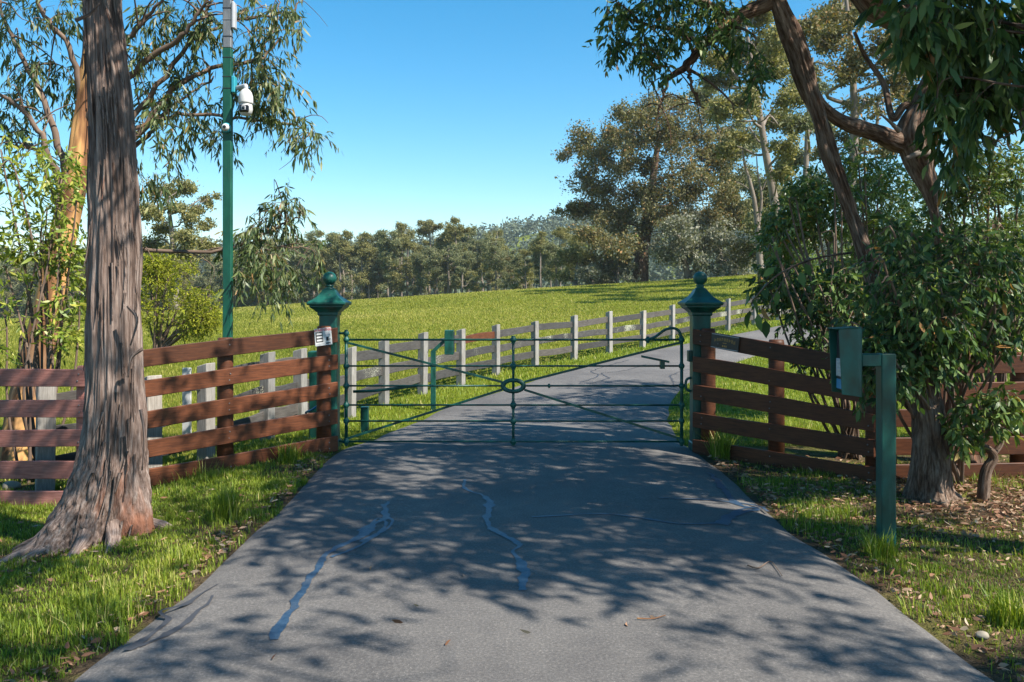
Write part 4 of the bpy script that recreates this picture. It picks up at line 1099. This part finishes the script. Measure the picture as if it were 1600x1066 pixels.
def cl_px(lst, y0, y1, rng, kz=.9):
    out = []
    for a_, b_, r_ in lst:
        y_ = rng.uniform(y0, y1); r3 = r_ * y_ / F_PX
        out.append((at(a_, b_, y_), (r3, r3 * 1.2, r3 * kz)))
    return out
rr = np.random.default_rng(50)
shrub('dark_shrub', 'dark glossy leafy shrub spilling over the shaded plank fence', np.array((at(1330, 0, 9.6)[0], 9.6, 0)),
      cl_px([(1250, 350, 42), (1300, 330, 42), (1230, 400, 42), (1290, 400, 50), (1340, 390, 44), (1240, 450, 40), (1300, 460, 46), (1250, 490, 30), (1330, 450, 44), (1210, 380, 24), (1205, 440, 24), (1350, 500, 40), (1290, 510, 34), (1270, 540, 26)], 9.3, 10.2, rr),
      'leaf_dark', 61, 80, 9, .26, .085, .32, .6, 2, .02, .40, 1.7)
shrub('dense_shrub', 'dense dark green shrub crowding round the leaning trunk above the keypad arm', np.array((at(1480, 0, 8.3)[0], 8.3, 0)),
      cl_px([(1400, 440, 50), (1450, 400, 50), (1500, 440, 56), (1400, 500, 46), (1460, 490, 50), (1520, 510, 46), (1420, 550, 40), (1480, 550, 40), (1380, 540, 34), (1370, 580, 26), (1550, 450, 46), (1560, 520, 40), (1400, 380, 40), (1350, 530, 22), (1530, 400, 44), (1430, 460, 40), (1440, 520, 36), (1405, 585, 24), (1590, 480, 46)], 6.95, 7.6, rr),
      'leaf_dark', 62, 74, 9, .23, .085, .32, .8, 2, .02, .36, 1.8)
shrub('olive_shrub', 'lighter green small-leaved shrub rising behind the dense dark shrub', np.array((at(1560, 0, 9.9)[0], 9.9, 0)),
      cl_px([(1560, 330, 50), (1500, 330, 46), (1590, 400, 50), (1540, 380, 46), (1590, 280, 40), (1520, 290, 34), (1480, 380, 36), (1600, 470, 46), (1590, 540, 34), (1640, 350, 60), (1480, 300, 34), (1450, 350, 34), (1520, 240, 36), (1560, 260, 40), (1430, 400, 30)], 9.4, 10.4, rr),
      'leaf_shrub', 63, 130, 9, .16, .07, .25, .3, 2, .022, .32, 2.0)
shrub('sunlit_shrub', 'sunlit pale green shrub seen between the leaning trunk and the gnarled limb', np.array((at(1370, 0, 13.5)[0], 13.5, float(H(at(1370, 0, 13.5)[0], 13.5)))),
      cl_px([(1360, 270, 44), (1330, 300, 40), (1390, 300, 46), (1350, 250, 26), (1240, 330, 34), (1270, 300, 36), (1220, 360, 28), (1290, 350, 40), (1400, 350, 44), (1340, 350, 40), (1230, 450, 36), (1300, 470, 40), (1380, 430, 46), (1210, 400, 24)], 13, 14.6, rr),
      'leaf_shrub', 64, 170, 9, .2, .10, .25, .4, 2, .03, .30, 1.5)
yv = 7.3
vb = at(1535, 775, 7.5); vb[2] = 0
sp_ = empty('sapling', vb, 'small twisted sapling with a tuft of pale leaves beside the leaning tree base', 'sapling')
tube('stem', catmull([vb + np.array((0, 0, -.05)), at(1540, 740, 7.5), at(1552, 715, 7.5), at(1540, 700, 7.45), at(1500, 690, 7.4), at(1488, 675, 7.4)], 30), np.linspace(.055, .02, 30), M['bark_dark'], sp_, 10)
tube('stem', catmull([at(1550, 712, 7.5), at(1565, 690, 7.5), at(1562, 660, 7.45), at(1550, 640, 7.4)], 16), np.linspace(.028, .012, 16), M['bark_dark'], sp_, 8)
GL, GB = Geo(), Geo(); rng = np.random.default_rng(70)
for a_, b_, r_ in [(1510, 660, 22), (1530, 640, 24), (1560, 625, 24), (1500, 680, 16), (1575, 640, 16), (1545, 655, 20)]:
    r3 = r_ * yv / F_PX
    sprays(GL, GB, at(a_, b_, yv), (r3, r3, r3), 22, 8, .13, .095, .30, rng, .8, .1, 2, .6, tw_r=.003)
GB.obj('twigs', M['twig'], sp_); tag(GL.obj('crown', M['leaf_shrub'], sp_), kind='stuff')

# hanging spray of large leaves, each leaf its own part
rng = np.random.default_rng(71)
spv = empty('leaf_spray', at(1215, 450, 7.2), 'hanging spray of large dark leaves in front of the plaque fence', 'branch')
tube('twig', catmull([at(1330, 395, 7.7), at(1270, 405, 7.4), at(1215, 430, 7.2), at(1180, 465, 7.2), at(1172, 480, 7.2)], 16), np.linspace(.012, .004, 16), M['bark_dark'], spv, 6)
tube('twig', catmull([at(1235, 420, 7.3), at(1205, 470, 7.2), at(1190, 500, 7.2)], 10), np.linspace(.006, .003, 10), M['twig'], spv, 6)
for a_, b_, L_, an in [(1168, 455, 26, -.2), (1178, 466, 30, .15), (1188, 450, 24, .5), (1162, 480, 28, -.3), (1172, 485, 32, 0), (1184, 490, 30, .2), (1196, 500, 30, .1), (1190, 480, 26, .6), (1205, 470, 26, .2), (1215, 455, 26, -.1), (1200, 440, 24, -.6), (1222, 440, 26, .3), (1236, 432, 24, -.2), (1250, 425, 26, .2), (1210, 418, 24, -.9), (1268, 470, 30, .0), (1258, 412, 24, .5)]:
    G = Geo(); p0 = at(a_, b_, 7.2 + rng.normal() * .06); L = L_ * 7.2 / F_PX
    leaf_geo(G, p0[None], np.array([[math.sin(an), rng.normal() * .25, -math.cos(an)]]), np.array([L]), np.array([L * .48]), rng)
    G.obj('leaf', M['leaf_dark'], spv)

# ------------------------------------------------------------------ mid-distance and far trees
def clump_tree(name, label, base, trunk_pts, tr_r, clumps, leafmat, seed, dens, leaf, group=None, barkmat='bark_far', gap=.36, gf=.5, flat=.62, rscale=1.6, twigs=True):
    rng = np.random.default_rng(seed)
    r = empty(name, base, label, 'tree', group)
    T = catmull(trunk_pts, 24); rr = np.linspace(tr_r, tr_r * .25, 24)
    G = Geo(); tube_geo(G, T, rr, 10, False); connect(G, T, rr, [c for c, _ in clumps], rng, rscale, 6, .3, tr_r * .06)
    G.obj('trunk', M[barkmat], r)
    GL = Geo()
    for c, rad in clumps:
        n = int(dens * rad ** 2)
        n = int(n * 1.9); q = rng.normal(size=(n, 3)); q[:, 2] *= flat + .1
        # several sub-tufts so that the outline breaks up
        k = 9; sub = unit(rng.normal(size=(k, 3))) * rng.uniform(.3, 1.15, (k, 1)) * np.array((1, 1, flat)); w = rng.integers(0, k, n)
        Pp = np.asarray(c) + rad * (sub[w] + q * .27)
        Pp = Pp[vnoise(Pp * gf / leaf * .5 + 11, 8) > gap]
        D = unit(rng.normal(size=(len(Pp), 3)) + np.array((0, 0, -.3)))
        L = leaf * rng.uniform(.6, 1.4, len(Pp))
        leaf_geo(GL, Pp, D, L, L * .5, rng, True)
    tag(GL.obj('crown', M[leafmat], r), kind='stuff')
    return r

def cpx(lst, Y, rng, dy):
    return [(at(a_, b_, Y + rng.uniform(-dy, dy)), r_ * Y / F_PX) for a_, b_, r_ in lst]
rr = np.random.default_rng(80)
Yb = 92.0
bb = at(1000, 441, Yb); bb[2] = float(H(bb[0], Yb))
clump_tree('spreading_gum_tree', 'big spreading gum with rusty brown-green crown at the top of the meadow', bb, [bb - np.array((0, 0, .4)), at(1003, 400, Yb), at(1012, 340, Yb), at(1020, 280, Yb), at(1030, 210, Yb)], .95,
           cpx([(1035, 165, 36), (1070, 175, 36), (990, 180, 30), (965, 205, 34), (930, 215, 34), (1010, 215, 44), (1060, 225, 44), (1100, 210, 36), (905, 240, 26), (950, 250, 36), (1000, 260, 40), (1050, 275, 40), (1100, 260, 40), (915, 285, 34), (960, 290, 36),
                (1010, 310, 40), (900, 325, 26), (880, 330, 16), (935, 330, 34), (1070, 310, 44), (1120, 295, 36), (970, 340, 36), (1030, 350, 40), (920, 365, 24), (960, 385, 34), (1090, 350, 44), (1140, 330, 36), (1120, 240, 30), (940, 410, 26)], Yb, rr, 5.5),
           'leaf_brown', 81, 360, .29, None, 'bark_dark', .42, .5)
clump_tree('pale_gum_tree', 'grey-leaved gum with pale trunk standing under the big spreading gum', at(1075, 440, 88), [at(1078, 446, 88), at(1070, 410, 88), at(1060, 370, 88)], .45,
           cpx([(1050, 360, 30), (1080, 350, 30), (1040, 395, 30), (1075, 390, 34), (1110, 380, 34), (1140, 370, 30), (1100, 415, 26), (1150, 405, 26), (1130, 425, 18)], 88, rr, 3), 'leaf_silver', 82, 420, .28)
for k, (px, w_, tp, lab, lm) in enumerate([(925, 28, 412, 'low grey bushy tree at the meadow edge left under the spreading gum', 'leaf_silver'), (965, 30, 400, 'bare-twigged silvery bush at the foot of the spreading gum', 'leaf_silver'),
                                      (900, 30, 385, 'olive round tree at the meadow edge where the far wood begins', 'leaf_olive'), (1150, 26, 385, 'grey bush at the top of the meadow beside the dead tree', 'leaf_silver')]):
    Y_ = 90 + k; b_ = at(px, 445, Y_); b_[2] = float(H(b_[0], Y_))
    lab = lab.replace(' left', '')
    clump_tree('meadow_edge_tree', lab, b_, [b_, at(px, 430, Y_), at(px + 3, tp + 15, Y_)], .22, cpx([(px - w_ * .5, tp + 20, w_ * .6), (px + w_ * .5, tp + 25, w_ * .6), (px, tp + 10, w_ * .6), (px - w_ * .6, 432, w_ * .5), (px + w_ * .6, 432, w_ * .5)], Y_, rr, 2), lm, 83 + k, 420, .27)
# tall gums on the rise
clump_tree('tall_gum_tree', 'tall open gum rising behind the leaning trunk, nearest the dead tree', at(1215, 420, 62), [at(1222, 470, 62), at(1215, 350, 62), at(1195, 230, 62), at(1178, 120, 62), at(1165, 40, 62)], .42,
           cpx([(1150, 100, 36), (1180, 70, 36), (1120, 130, 28), (1200, 110, 34), (1130, 170, 26), (1170, 160, 26), (1215, 60, 30), (1230, 150, 26), (1150, 45, 26), (1190, 20, 30), (1110, 95, 22), (1210, 190, 24), (1165, 215, 22), (1225, 230, 26), (1215, 275, 22), (1140, 235, 20)], 62, rr, 4), 'leaf_olive', 91, 620, .25, gap=.36)
clump_tree('tall_gum_tree', 'tall reddish-tinged gum whose crown fills the gap between the leaning trunk and the gnarled fork', at(1330, 420, 50), [at(1335, 500, 50), at(1330, 350, 50), at(1335, 200, 50), at(1330, 80, 50), at(1320, -20, 50)], .38,
           cpx([(1285, 70, 32), (1310, 40, 34), (1290, 20, 34), (1340, 110, 34), (1310, 120, 30), (1300, 170, 26), (1360, 70, 30), (1400, 120, 34), (1380, 160, 26), (1420, 150, 28), (1340, 160, 26), (1290, 240, 24), (1330, 220, 24), (1400, 90, 30), (1340, 10, 36), (1260, 40, 26), (1420, 60, 30), (1270, 110, 20), (1385, 230, 30)], 50, rr, 4), 'leaf_brown', 92, 640, .22, gap=.36)
clump_tree('tall_gum_tree', 'slender leafy gum between the tall open gum and the reddish-tinged gum', at(1265, 420, 70), [at(1262, 470, 70), at(1258, 330, 70), at(1262, 200, 70), at(1270, 90, 70)], .38,
           cpx([(1260, 130, 30), (1240, 190, 30), (1275, 200, 26), (1250, 250, 26), (1230, 90, 28), (1265, 290, 26), (1235, 310, 24), (1195, 300, 24), (1200, 345, 26)], 70, rr, 4), 'leaf_far', 93, 560, .27)
clump_tree('tall_gum_tree', 'grey-green gum standing between the big spreading gum and the dead tree', at(1125, 430, 98), [at(1128, 445, 98), at(1122, 360, 98), at(1128, 260, 98), at(1120, 190, 98)], .5,
           cpx([(1120, 175, 26), (1145, 200, 28), (1105, 150, 22), (1150, 250, 30), (1165, 285, 28), (1135, 300, 28), (1160, 340, 30), (1125, 350, 28), (1180, 330, 24), (1155, 165, 22), (1175, 220, 24)], 98, rr, 4), 'leaf_far', 94, 480, .3)
clump_tree('tall_gum_tree', 'dense olive gum low behind the dead tree and the leaf spray', at(1210, 430, 84), [at(1210, 450, 84), at(1208, 390, 84), at(1212, 330, 84)], .4,
           cpx([(1200, 320, 28), (1225, 300, 30), (1190, 360, 28), (1220, 350, 30), (1175, 395, 26), (1210, 395, 30), (1245, 370, 30), (1250, 320, 28)], 84, rr, 3), 'leaf_olive', 96, 480, .28)
dt = empty('dead_tree', at(1185, 395, 66), 'bare dead tree with forked grey limbs on the rise behind the field fence', 'tree')
for nm, pts, r0, r1 in (('trunk', [(1190, 440), (1186, 390), (1182, 340), (1176, 300), (1165, 262), (1160, 235)], .3, .06), ('limb', [(1184, 360), (1190, 310), (1184, 270), (1182, 240)], .14, .03), ('limb', [(1188, 305), (1196, 285), (1200, 268)], .06, .02), ('limb', [(1176, 300), (1162, 290), (1150, 284)], .06, .02)):
    G = Geo(); tube_geo(G, catmull([at(a_, b_, 66) for a_, b_ in pts], 14), np.linspace(r0, r1, 14), 8); G.obj(nm, M['bark_far'], dt)
# left middle distance
clump_tree('open_gum_tree', 'open-crowned gum with rounded leaf pads beyond the yellow wattle', at(275, 480, 78), [at(275, 500, 78), at(272, 420, 78), at(268, 360, 78), at(262, 310, 78)], .42,
           cpx([(250, 300, 22), (290, 290, 20), (230, 330, 22), (270, 325, 18), (310, 325, 16), (325, 310, 14), (300, 345, 20), (255, 355, 20), (285, 370, 20), (325, 350, 14), (235, 380, 24), (320, 385, 18), (280, 395, 22)], 78, rr, 3), 'leaf_olive', 95, 520, .26, gap=.32)

# the wood along the far edge of the meadow: a few kinds of gum, each tree an individual
GROUP = 'gums in the wood along the far meadow edge'
kinds = []
for k in range(7):
    rng = np.random.default_rng(100 + k)
    h_ = [17, 19, 13, 20, 16, 18, 8][k]; sp_w = [3.2, 3.4, 4.0, 3.8, 2.8, 3.8, 3.6][k]
    lm = ['leaf_far', 'leaf_olive', 'leaf_far', 'leaf_olive', 'leaf_brown', 'leaf_far', 'leaf_olive'][k]
    cl_ = []
    for q in range([26, 28, 20, 14, 23, 30, 12][k]):
        z = h_ * (rng.uniform(.16, .96) if k != 3 else rng.uniform(.66, .97)); a_ = rng.uniform(0, 2 * math.pi); w_ = sp_w * math.sqrt(rng.uniform(.02, 1)) * (1.05 - .6 * max(0, z / h_ - .5))
        cl_.append((np.array((w_ * math.cos(a_), w_ * math.sin(a_), z)), rng.uniform(.8, 1.7)))
    lab = ['grey-green gum tree with a full crown in the far wood', 'olive gum tree with a tall rounded crown in the far wood', 'low spreading grey-green gum tree in the far wood', 'long bare-trunked gum tree with an umbrella crown in the far wood',
           'rusty brown gum tree in the far wood', 'broad dense grey-green gum tree in the far wood', 'bushy olive understorey tree at the edge of the far wood'][k]
    r = clump_tree('gum_tree', lab, np.zeros(3), [(0, 0, -.8), (.2, 0, h_ * .35), (-.1, .1, h_ * .65), (.1, 0, h_ * .9)], .36, cl_, lm, 200 + k, 300, .34, GROUP, gap=.40, gf=.8)
    kinds.append(r)
def place(root, loc, rz, s, first, label=None):
    if first: o = root; ch = list(root.children)
    else:
        o = root.copy(); col.objects.link(o); ch = []
        for c_ in root.children:
            d_ = c_.copy(); col.objects.link(d_); d_.parent = o; d_.matrix_parent_inverse = Matrix.Identity(4); ch.append(d_)
    o.location = loc; o.rotation_euler = (0, 0, rz); o.scale = (s, s, s)
    if label: o['label'] = label
used = set(); rng = np.random.default_rng(120)
spots = []
edge = [(-60, 500, 230), (120, 494, 205), (370, 489, 185), (520, 478, 168), (700, 465, 150), (800, 458, 136), (900, 450, 118)]
for row, (off, n_) in enumerate(((0, 40), (9, 38), (22, 36), (40, 34))):
    for q in range(n_):
        px = -50 + 960 * (q + rng.uniform(.1, .9)) / n_
        Y_ = np.interp(px, [e[0] for e in edge], [e[2] for e in edge]) + off + rng.uniform(-4, 4)
        k = int(rng.choice(7, p=[.2, .2, .14, .08, .1, .18, .1])) if row else int(rng.choice(7, p=[.14, .12, .16, .06, .07, .13, .32]))
        want = np.interp(px, [0, 350, 520, 640, 740, 820, 900], [400, 392, 370, 366, 358, 374, 380])
        spots.append((px, Y_, k, want, row))
hk = [15, 17, 12, 19, 14, 16, 8]
WHAT = ['full-crowned grey-green gum', 'tall rounded olive gum', 'low spreading grey-green gum', 'bare-trunked umbrella gum', 'rusty brown gum', 'broad dense grey-green gum', 'bushy olive understorey tree']
ROW = ['on the meadow edge', 'just inside the wood', 'deep in the wood', 'at the back of the wood']
def where(px):
    for lim, t in ((120, 'behind the peeling gum'), (230, 'behind the stringybark trunk'), (345, 'behind the yellow wattle'), (440, 'next to the camera pole'), (560, 'over the hinge gate post'), (650, 'between hinge post and slim keypad'), (740, 'over the slim keypad'), (830, 'over the oval gate ring')):
        if px < lim: return t
    return 'beside the spreading gum'
for px, Y_, k, want, row in spots:
    x = (px - 800) * Y_ / F_PX; g = float(H(x, Y_))
    hh = (CAM_Z - (want - HORIZON) * Y_ / F_PX) - g
    s = np.clip(hh / 17, .5, 1.4) * rng.uniform(.7, 1.1)
    place(kinds[k], (x, Y_, g - .2), rng.uniform(0, 6.28), s, k not in used, f'{WHAT[k]} {ROW[row]}, {where(px)}'); used.add(k)
tt = [(1130, 3), (740, 3)]
# forest on the hills far behind
rng = np.random.default_rng(130)
G = Geo(); nT = 2600
px = rng.uniform(-150, 1750, nT); Y_ = rng.uniform(330, 660, nT); x = (px - 800) * Y_ / F_PX; g = H(x, Y_)
nl = 46
hgt = rng.uniform(8, 15, nT); tone = rng.normal(0, .18, nT)
q = unit(rng.normal(size=(nT, nl, 3))) * rng.random((nT, nl, 1)) ** .4 * np.array((.34, .34, .5))
Pp = np.stack([x, Y_, g], 1)[:, None] + np.array((0, 0, .55)) * hgt[:, None, None] + q * hgt[:, None, None]
leaf_geo(G, Pp.reshape(-1, 3), rng.normal(size=(nT * nl, 3)), rng.uniform(1.6, 3.2, nT * nl), rng.uniform(1.0, 1.7, nT * nl), rng, True)
tag(G.obj('hill_forest', M['leaf_hill']), 'bluish forest covering the hills far beyond the meadow', 'forest', kind='stuff')

# a shrub row and understorey on the rise beside the far drive
for k, (px, py, Y_, w_) in enumerate([(1240, 470, 40, 46), (1330, 455, 44, 50), (1420, 450, 46, 60), (1520, 450, 40, 70), (1610, 440, 36, 70)]):
    b_ = at(px, py, Y_); b_[2] = float(H(b_[0], Y_))
    clump_tree('rise_bush', ['green bush beyond the bend of the drive, by the field fence end', 'rounded bush beyond the bend behind the leaning trunk', 'tall bush on the rise behind the gnarled tree', 'broad leafy bush on the rise behind the olive shrub', 'bush on the rise at the end of the plank fence behind the shrubs'][k], b_,
               [b_, b_ + np.array((0, 0, 1.5)), b_ + np.array((.2, 0, 3))], .14, cpx([(px - w_ * .4, py - 50, w_ * .6), (px + w_ * .4, py - 60, w_ * .6), (px, py - 95, w_ * .6), (px, py - 30, w_ * .6), (px + w_ * .2, py - 150, w_ * .5)], Y_, rr, 1), 'leaf_shrub', 140 + k, 520, .17)

# ------------------------------------------------------------------ grass
def blades(G, x, y, z, h, w, rng, lean=.45, tone=None):
    n = len(x); a_ = rng.uniform(0, 2 * np.pi, n); d_ = np.stack([np.cos(a_), np.sin(a_), np.zeros(n)], 1)
    s_ = np.stack([-np.sin(a_), np.cos(a_), np.zeros(n)], 1) * (w / 2)[:, None]
    b_ = np.stack([x, y, z], 1); ln = (np.abs(rng.normal(0, lean, n)) * h)[:, None]
    m_ = b_ + d_ * ln * .35 + np.array((0, 0, 1)) * (h * .6)[:, None]; t_ = b_ + d_ * ln + np.array((0, 0, 1)) * h[:, None]
    V = np.stack([b_ - s_, b_ + s_, m_ - s_ * .8, m_ + s_ * .8, t_], 1); k = np.arange(n)[:, None] * 5
    rn = np.clip(rng.normal(.45, .2, n) + (0 if tone is None else tone), 0, .95); rn = np.where(rng.random(n) < .04, 1, rn)
    G.add(V.reshape(-1, 3), k + np.array([[2, 3, 4]]), k + np.array([[0, 1, 3, 2]]), np.repeat(rn, 5))
rng = np.random.default_rng(150)
G = Geo()
def verge(x0, x1, y0, y1, n, hm, wm, side):
    x = rng.uniform(x0, x1, n); y = y0 + (y1 - y0) * rng.random(n) ** 1.15
    nz = noise2(x, y, 1.3, 41); nz2 = noise2(x, y, 5, 42)
    k = ~on_road(x, y, .03 + .16 * (nz2 - .45))
    if side < 0:
        bare = np.exp(-(((x + 3.7) / 1.0) ** 2 + ((y - 6.5) / .5) ** 2) * 1.2)
        k &= ~((x + 3.3) ** 2 + (y - 6.75) ** 2 < .3 ** 2)
        dens = .95 - .7 * bare
    else:
        bare = np.exp(-(((x - 4.2) / 1.3) ** 2 + ((y - 7.6) / 1.2) ** 2))
        dens = .9 - .85 * bare - .35 * (nz > .58)
    edge = np.minimum(np.abs(x - np.interp(y, LXY[:, 1], LXY[:, 0])), np.abs(x - np.interp(y, RXY[:, 1], RXY[:, 0])))
    dens = dens * (.3 + .7 * sstep(.0, .22, edge + .25 * (noise2(x, y, 2.6, 51) - .5))) * (1 - .75 * sstep(.60, .72, noise2(x, y, .9, 52)))
    k &= rng.random(n) < np.clip(dens * (.45 + 1.0 * nz2), .03, 1)
    x, y, nz, nz2 = x[k], y[k], nz[k], nz2[k]
    h = hm * (.35 + 1.3 * nz2 ** 1.5 + 1.0 * (rng.random(len(x)) < .05)) * rng.uniform(.5, 1.35, len(x)) * (1 + 1.1 * sstep(.6, .8, noise2(x, y, 2.2, 53)))
    blades(G, x, y, H(x, y), h, wm * rng.uniform(.7, 1.4, len(x)), rng, .55, (nz - .5) * .5)
verge(-7.5, -1.7, 3.2, 8.4, 230000, .036, .005, -1)
verge(-6.0, -1.9, 8.0, 10.6, 60000, .045, .006, -1)
verge(1.7, 7.0, 3.2, 9.2, 160000, .036, .005, 1)
tag(G.obj('verge_grass', M['grass']), 'bright green grass on the verges beside the drive', 'grass', kind='stuff')
# tall tussocks at the edges and fence feet
for lab, cx_, cy_, n_, hh in (('tall grass tussock at the foot of the plaque post fence', 2.32, 9.5, 260, .30), ('seeding grass tussock at the drive edge beside the stringybark', -2.32, 6.9, 160, .3), ('grass tussock at the foot of the sunlit plank fence', -2.45, 9.3, 180, .22), ('leafy weed tuft on the verge before the keypad pedestal', 2.55, 5.9, 160, .17), ('grass clump at the drive edge near the pale stone', 2.75, 4.7, 220, .17)):
    G = Geo(); x = cx_ + rng.uniform(-.09, .09, n_); y = cy_ + rng.uniform(-.09, .09, n_)
    blades(G, x, y, H(x, y), hh * rng.uniform(.4, 1.2, n_), np.full(n_, .009), rng, .6)
    tag(G.obj('grass_tussock', M['grass']), lab, 'grass')
# lawn beyond the gate
G = Geo(); n = 150000
x = rng.uniform(-5, 12, n); y = 10.3 + 24 * rng.random(n) ** 1.5
fl = np.interp(y, [p[1] for p in fposts[3:]], [p[0] for p in fposts[3:]])
k = ~on_road(x, y, .02) & (x > fl - .3) & (rng.random(n) < .55 + .6 * noise2(x, y, 1.2, 44)); x, y = x[k], y[k]
sc_ = np.clip(y / 12, .9, 3)
blades(G, x, y, H(x, y), .055 * rng.uniform(.4, 1.4, len(x)) * sc_ ** .4, .008 * sc_, rng, .6, (noise2(x, y, .8, 45) - .4) * .5)
tag(G.obj('lawn_grass', M['grass']), 'mown lawn between the drive and the grey field fence', 'grass', kind='stuff')
# meadow
G = Geo(); n = 420000
u = rng.random(n); y = 9.0 * (100 / 9.0) ** (u ** .8); px = rng.uniform(-60, 1320, n); x = (px - 800) * y / F_PX
fl = np.interp(y, [p[1] for p in fposts] + [110], [p[0] for p in fposts] + [75])
k = (x < fl - .1) & (y > 9.4) & (rng.random(n) < .75 + .3 * noise2(x, y, .5, 46)); x, y = x[k], y[k]
sc_ = np.clip(y / 14, .8, 7)
blades(G, x, y, H(x, y), .05 * rng.uniform(.4, 1.5, len(x)) * sc_ ** .25, .009 * sc_, rng, .5, (noise2(x, y, .11, 47) - .5) * .8 + (noise2(x, y, .6, 49) - .5) * .5 + (noise2(x, y, 2.5, 48) - .5) * .2)
tag(G.obj('meadow_grass', M['meadow']), 'long yellow-green grass covering the meadow', 'grass', kind='stuff')

# ------------------------------------------------------------------ litter, leaves, stones
rng = np.random.default_rng(160)
G = Geo()
ue = rng.uniform(3.6, 10, 1300); se = rng.random(1300) < .5
xe = np.where(se, np.interp(ue, LXY[:, 1], LXY[:, 0]), np.interp(ue, RXY[:, 1], RXY[:, 0])) + np.where(se, -1, 1) * np.abs(rng.normal(0, .10, 1300)) + .02 * rng.normal(size=1300)
x = np.concatenate([rng.normal(4.4, 1.1, 7000), rng.uniform(1.8, 6, 1500), rng.uniform(-5, -2, 350), rng.normal(-3.5, .45, 260), xe]); y = np.concatenate([rng.normal(7.5, .8, 7000), rng.uniform(3.6, 9.6, 1500), rng.uniform(4, 9, 350), rng.normal(6.4, .3, 260), ue])
k = ~on_road(x, y, .06); x, y = x[k], y[k]; n = len(x)
D = rng.normal(size=(n, 3)) * np.array((1, 1, .15)); L = rng.uniform(.02, .08, n)
leaf_geo(G, np.stack([x, y, np.where(on_road(x, y), road_z(x, y), H(x, y)) + rng.uniform(.008, .035, n)], 1), D, L, L * rng.uniform(.15, .4, n), rng)
tag(G.obj('leaf_litter', M['litter']), 'dry brown leaf and bark litter on the verges', 'litter', kind='stuff')
for px, py, L in ((578, 910, .05), (630, 995, .06), (1500, 905, .0), (695, 1035, .05), (722, 915, .04), (640, 920, .035), (655, 970, .035), (980, 1000, .04), (1015, 985, .04), (425, 1057, .05), (830, 1012, .05)):
    if L == 0: continue
    g = ground_hit(px, py); G = Geo()
    leaf_geo(G, np.array([[g[0], g[1], road_z(g[0], g[1]) + .008]]), np.array([[rng.normal(), rng.normal(), .05]]), np.array([L * 1.3]), np.array([L * .4]), rng)
    tag(G.obj('fallen_leaf', M['litter']), 'single dry leaf lying on the asphalt before the gate', 'leaf', 'dry leaves fallen on the drive')
def stick(pix, r, label, mat='twig'):
    pts = []
    for a_, b_ in pix:
        g = ground_hit(a_, b_); pts.append((g[0], g[1], road_z(g[0], g[1]) + r + .006))
    o = tube('fallen_twig', catmull(pts, 20), np.linspace(r, r * .5, 20), M[mat], None, 6); tag(o, label, 'twig')
stick([(1168, 902), (1185, 905), (1203, 894), (1214, 905), (1222, 915)], .005, 'curved pale twig lying on the drive near the keypad pedestal')
stick([(995, 992), (1020, 990), (1040, 986)], .004, 'short reddish twig lying on the sunny asphalt', 'bark_peel')
def rock(px, py, s, label):
    g = ground_hit(px, py); bm = bmesh.new(); bmesh.ops.create_icosphere(bm, subdivisions=3, radius=1)
    V = np.array([v.co[:] for v in bm.verts]); dsp = 1 + .45 * (vnoise(V * 1.3 + px, 3) - .5)
    for v, d_ in zip(bm.verts, dsp): v.co = Vector((g[0] + v.co.x * s * d_, g[1] + v.co.y * s * .8 * d_, g[2] + .02 + v.co.z * s * .6 * d_))
    tag(link('stone', bm_mesh('stone', bm, M['stone'], True)), label, 'stone')
rock(1535, 1003, .035, 'pale rounded stone in the grass beside the drive')
rock(18, 765, .09, 'pale stone lying behind the lowest reddish plank')

# ------------------------------------------------------------------ thin air haze
hm, n, l, p = new_mat('air_haze')
n.remove(p)
pv = n.new('ShaderNodeVolumePrincipled'); pv.inputs['Density'].default_value = .00022
pv.inputs['Color'].default_value = (.86, .92, 1.0, 1); pv.inputs['Anisotropy'].default_value = .3
l.new(pv.outputs[0], n['Material Output'].inputs['Volume'])
tag(box('haze', (-1000, -70, -8), (1000, 1250, 75), hm, None, 0), 'thin bluish air over the whole valley', kind='stuff')
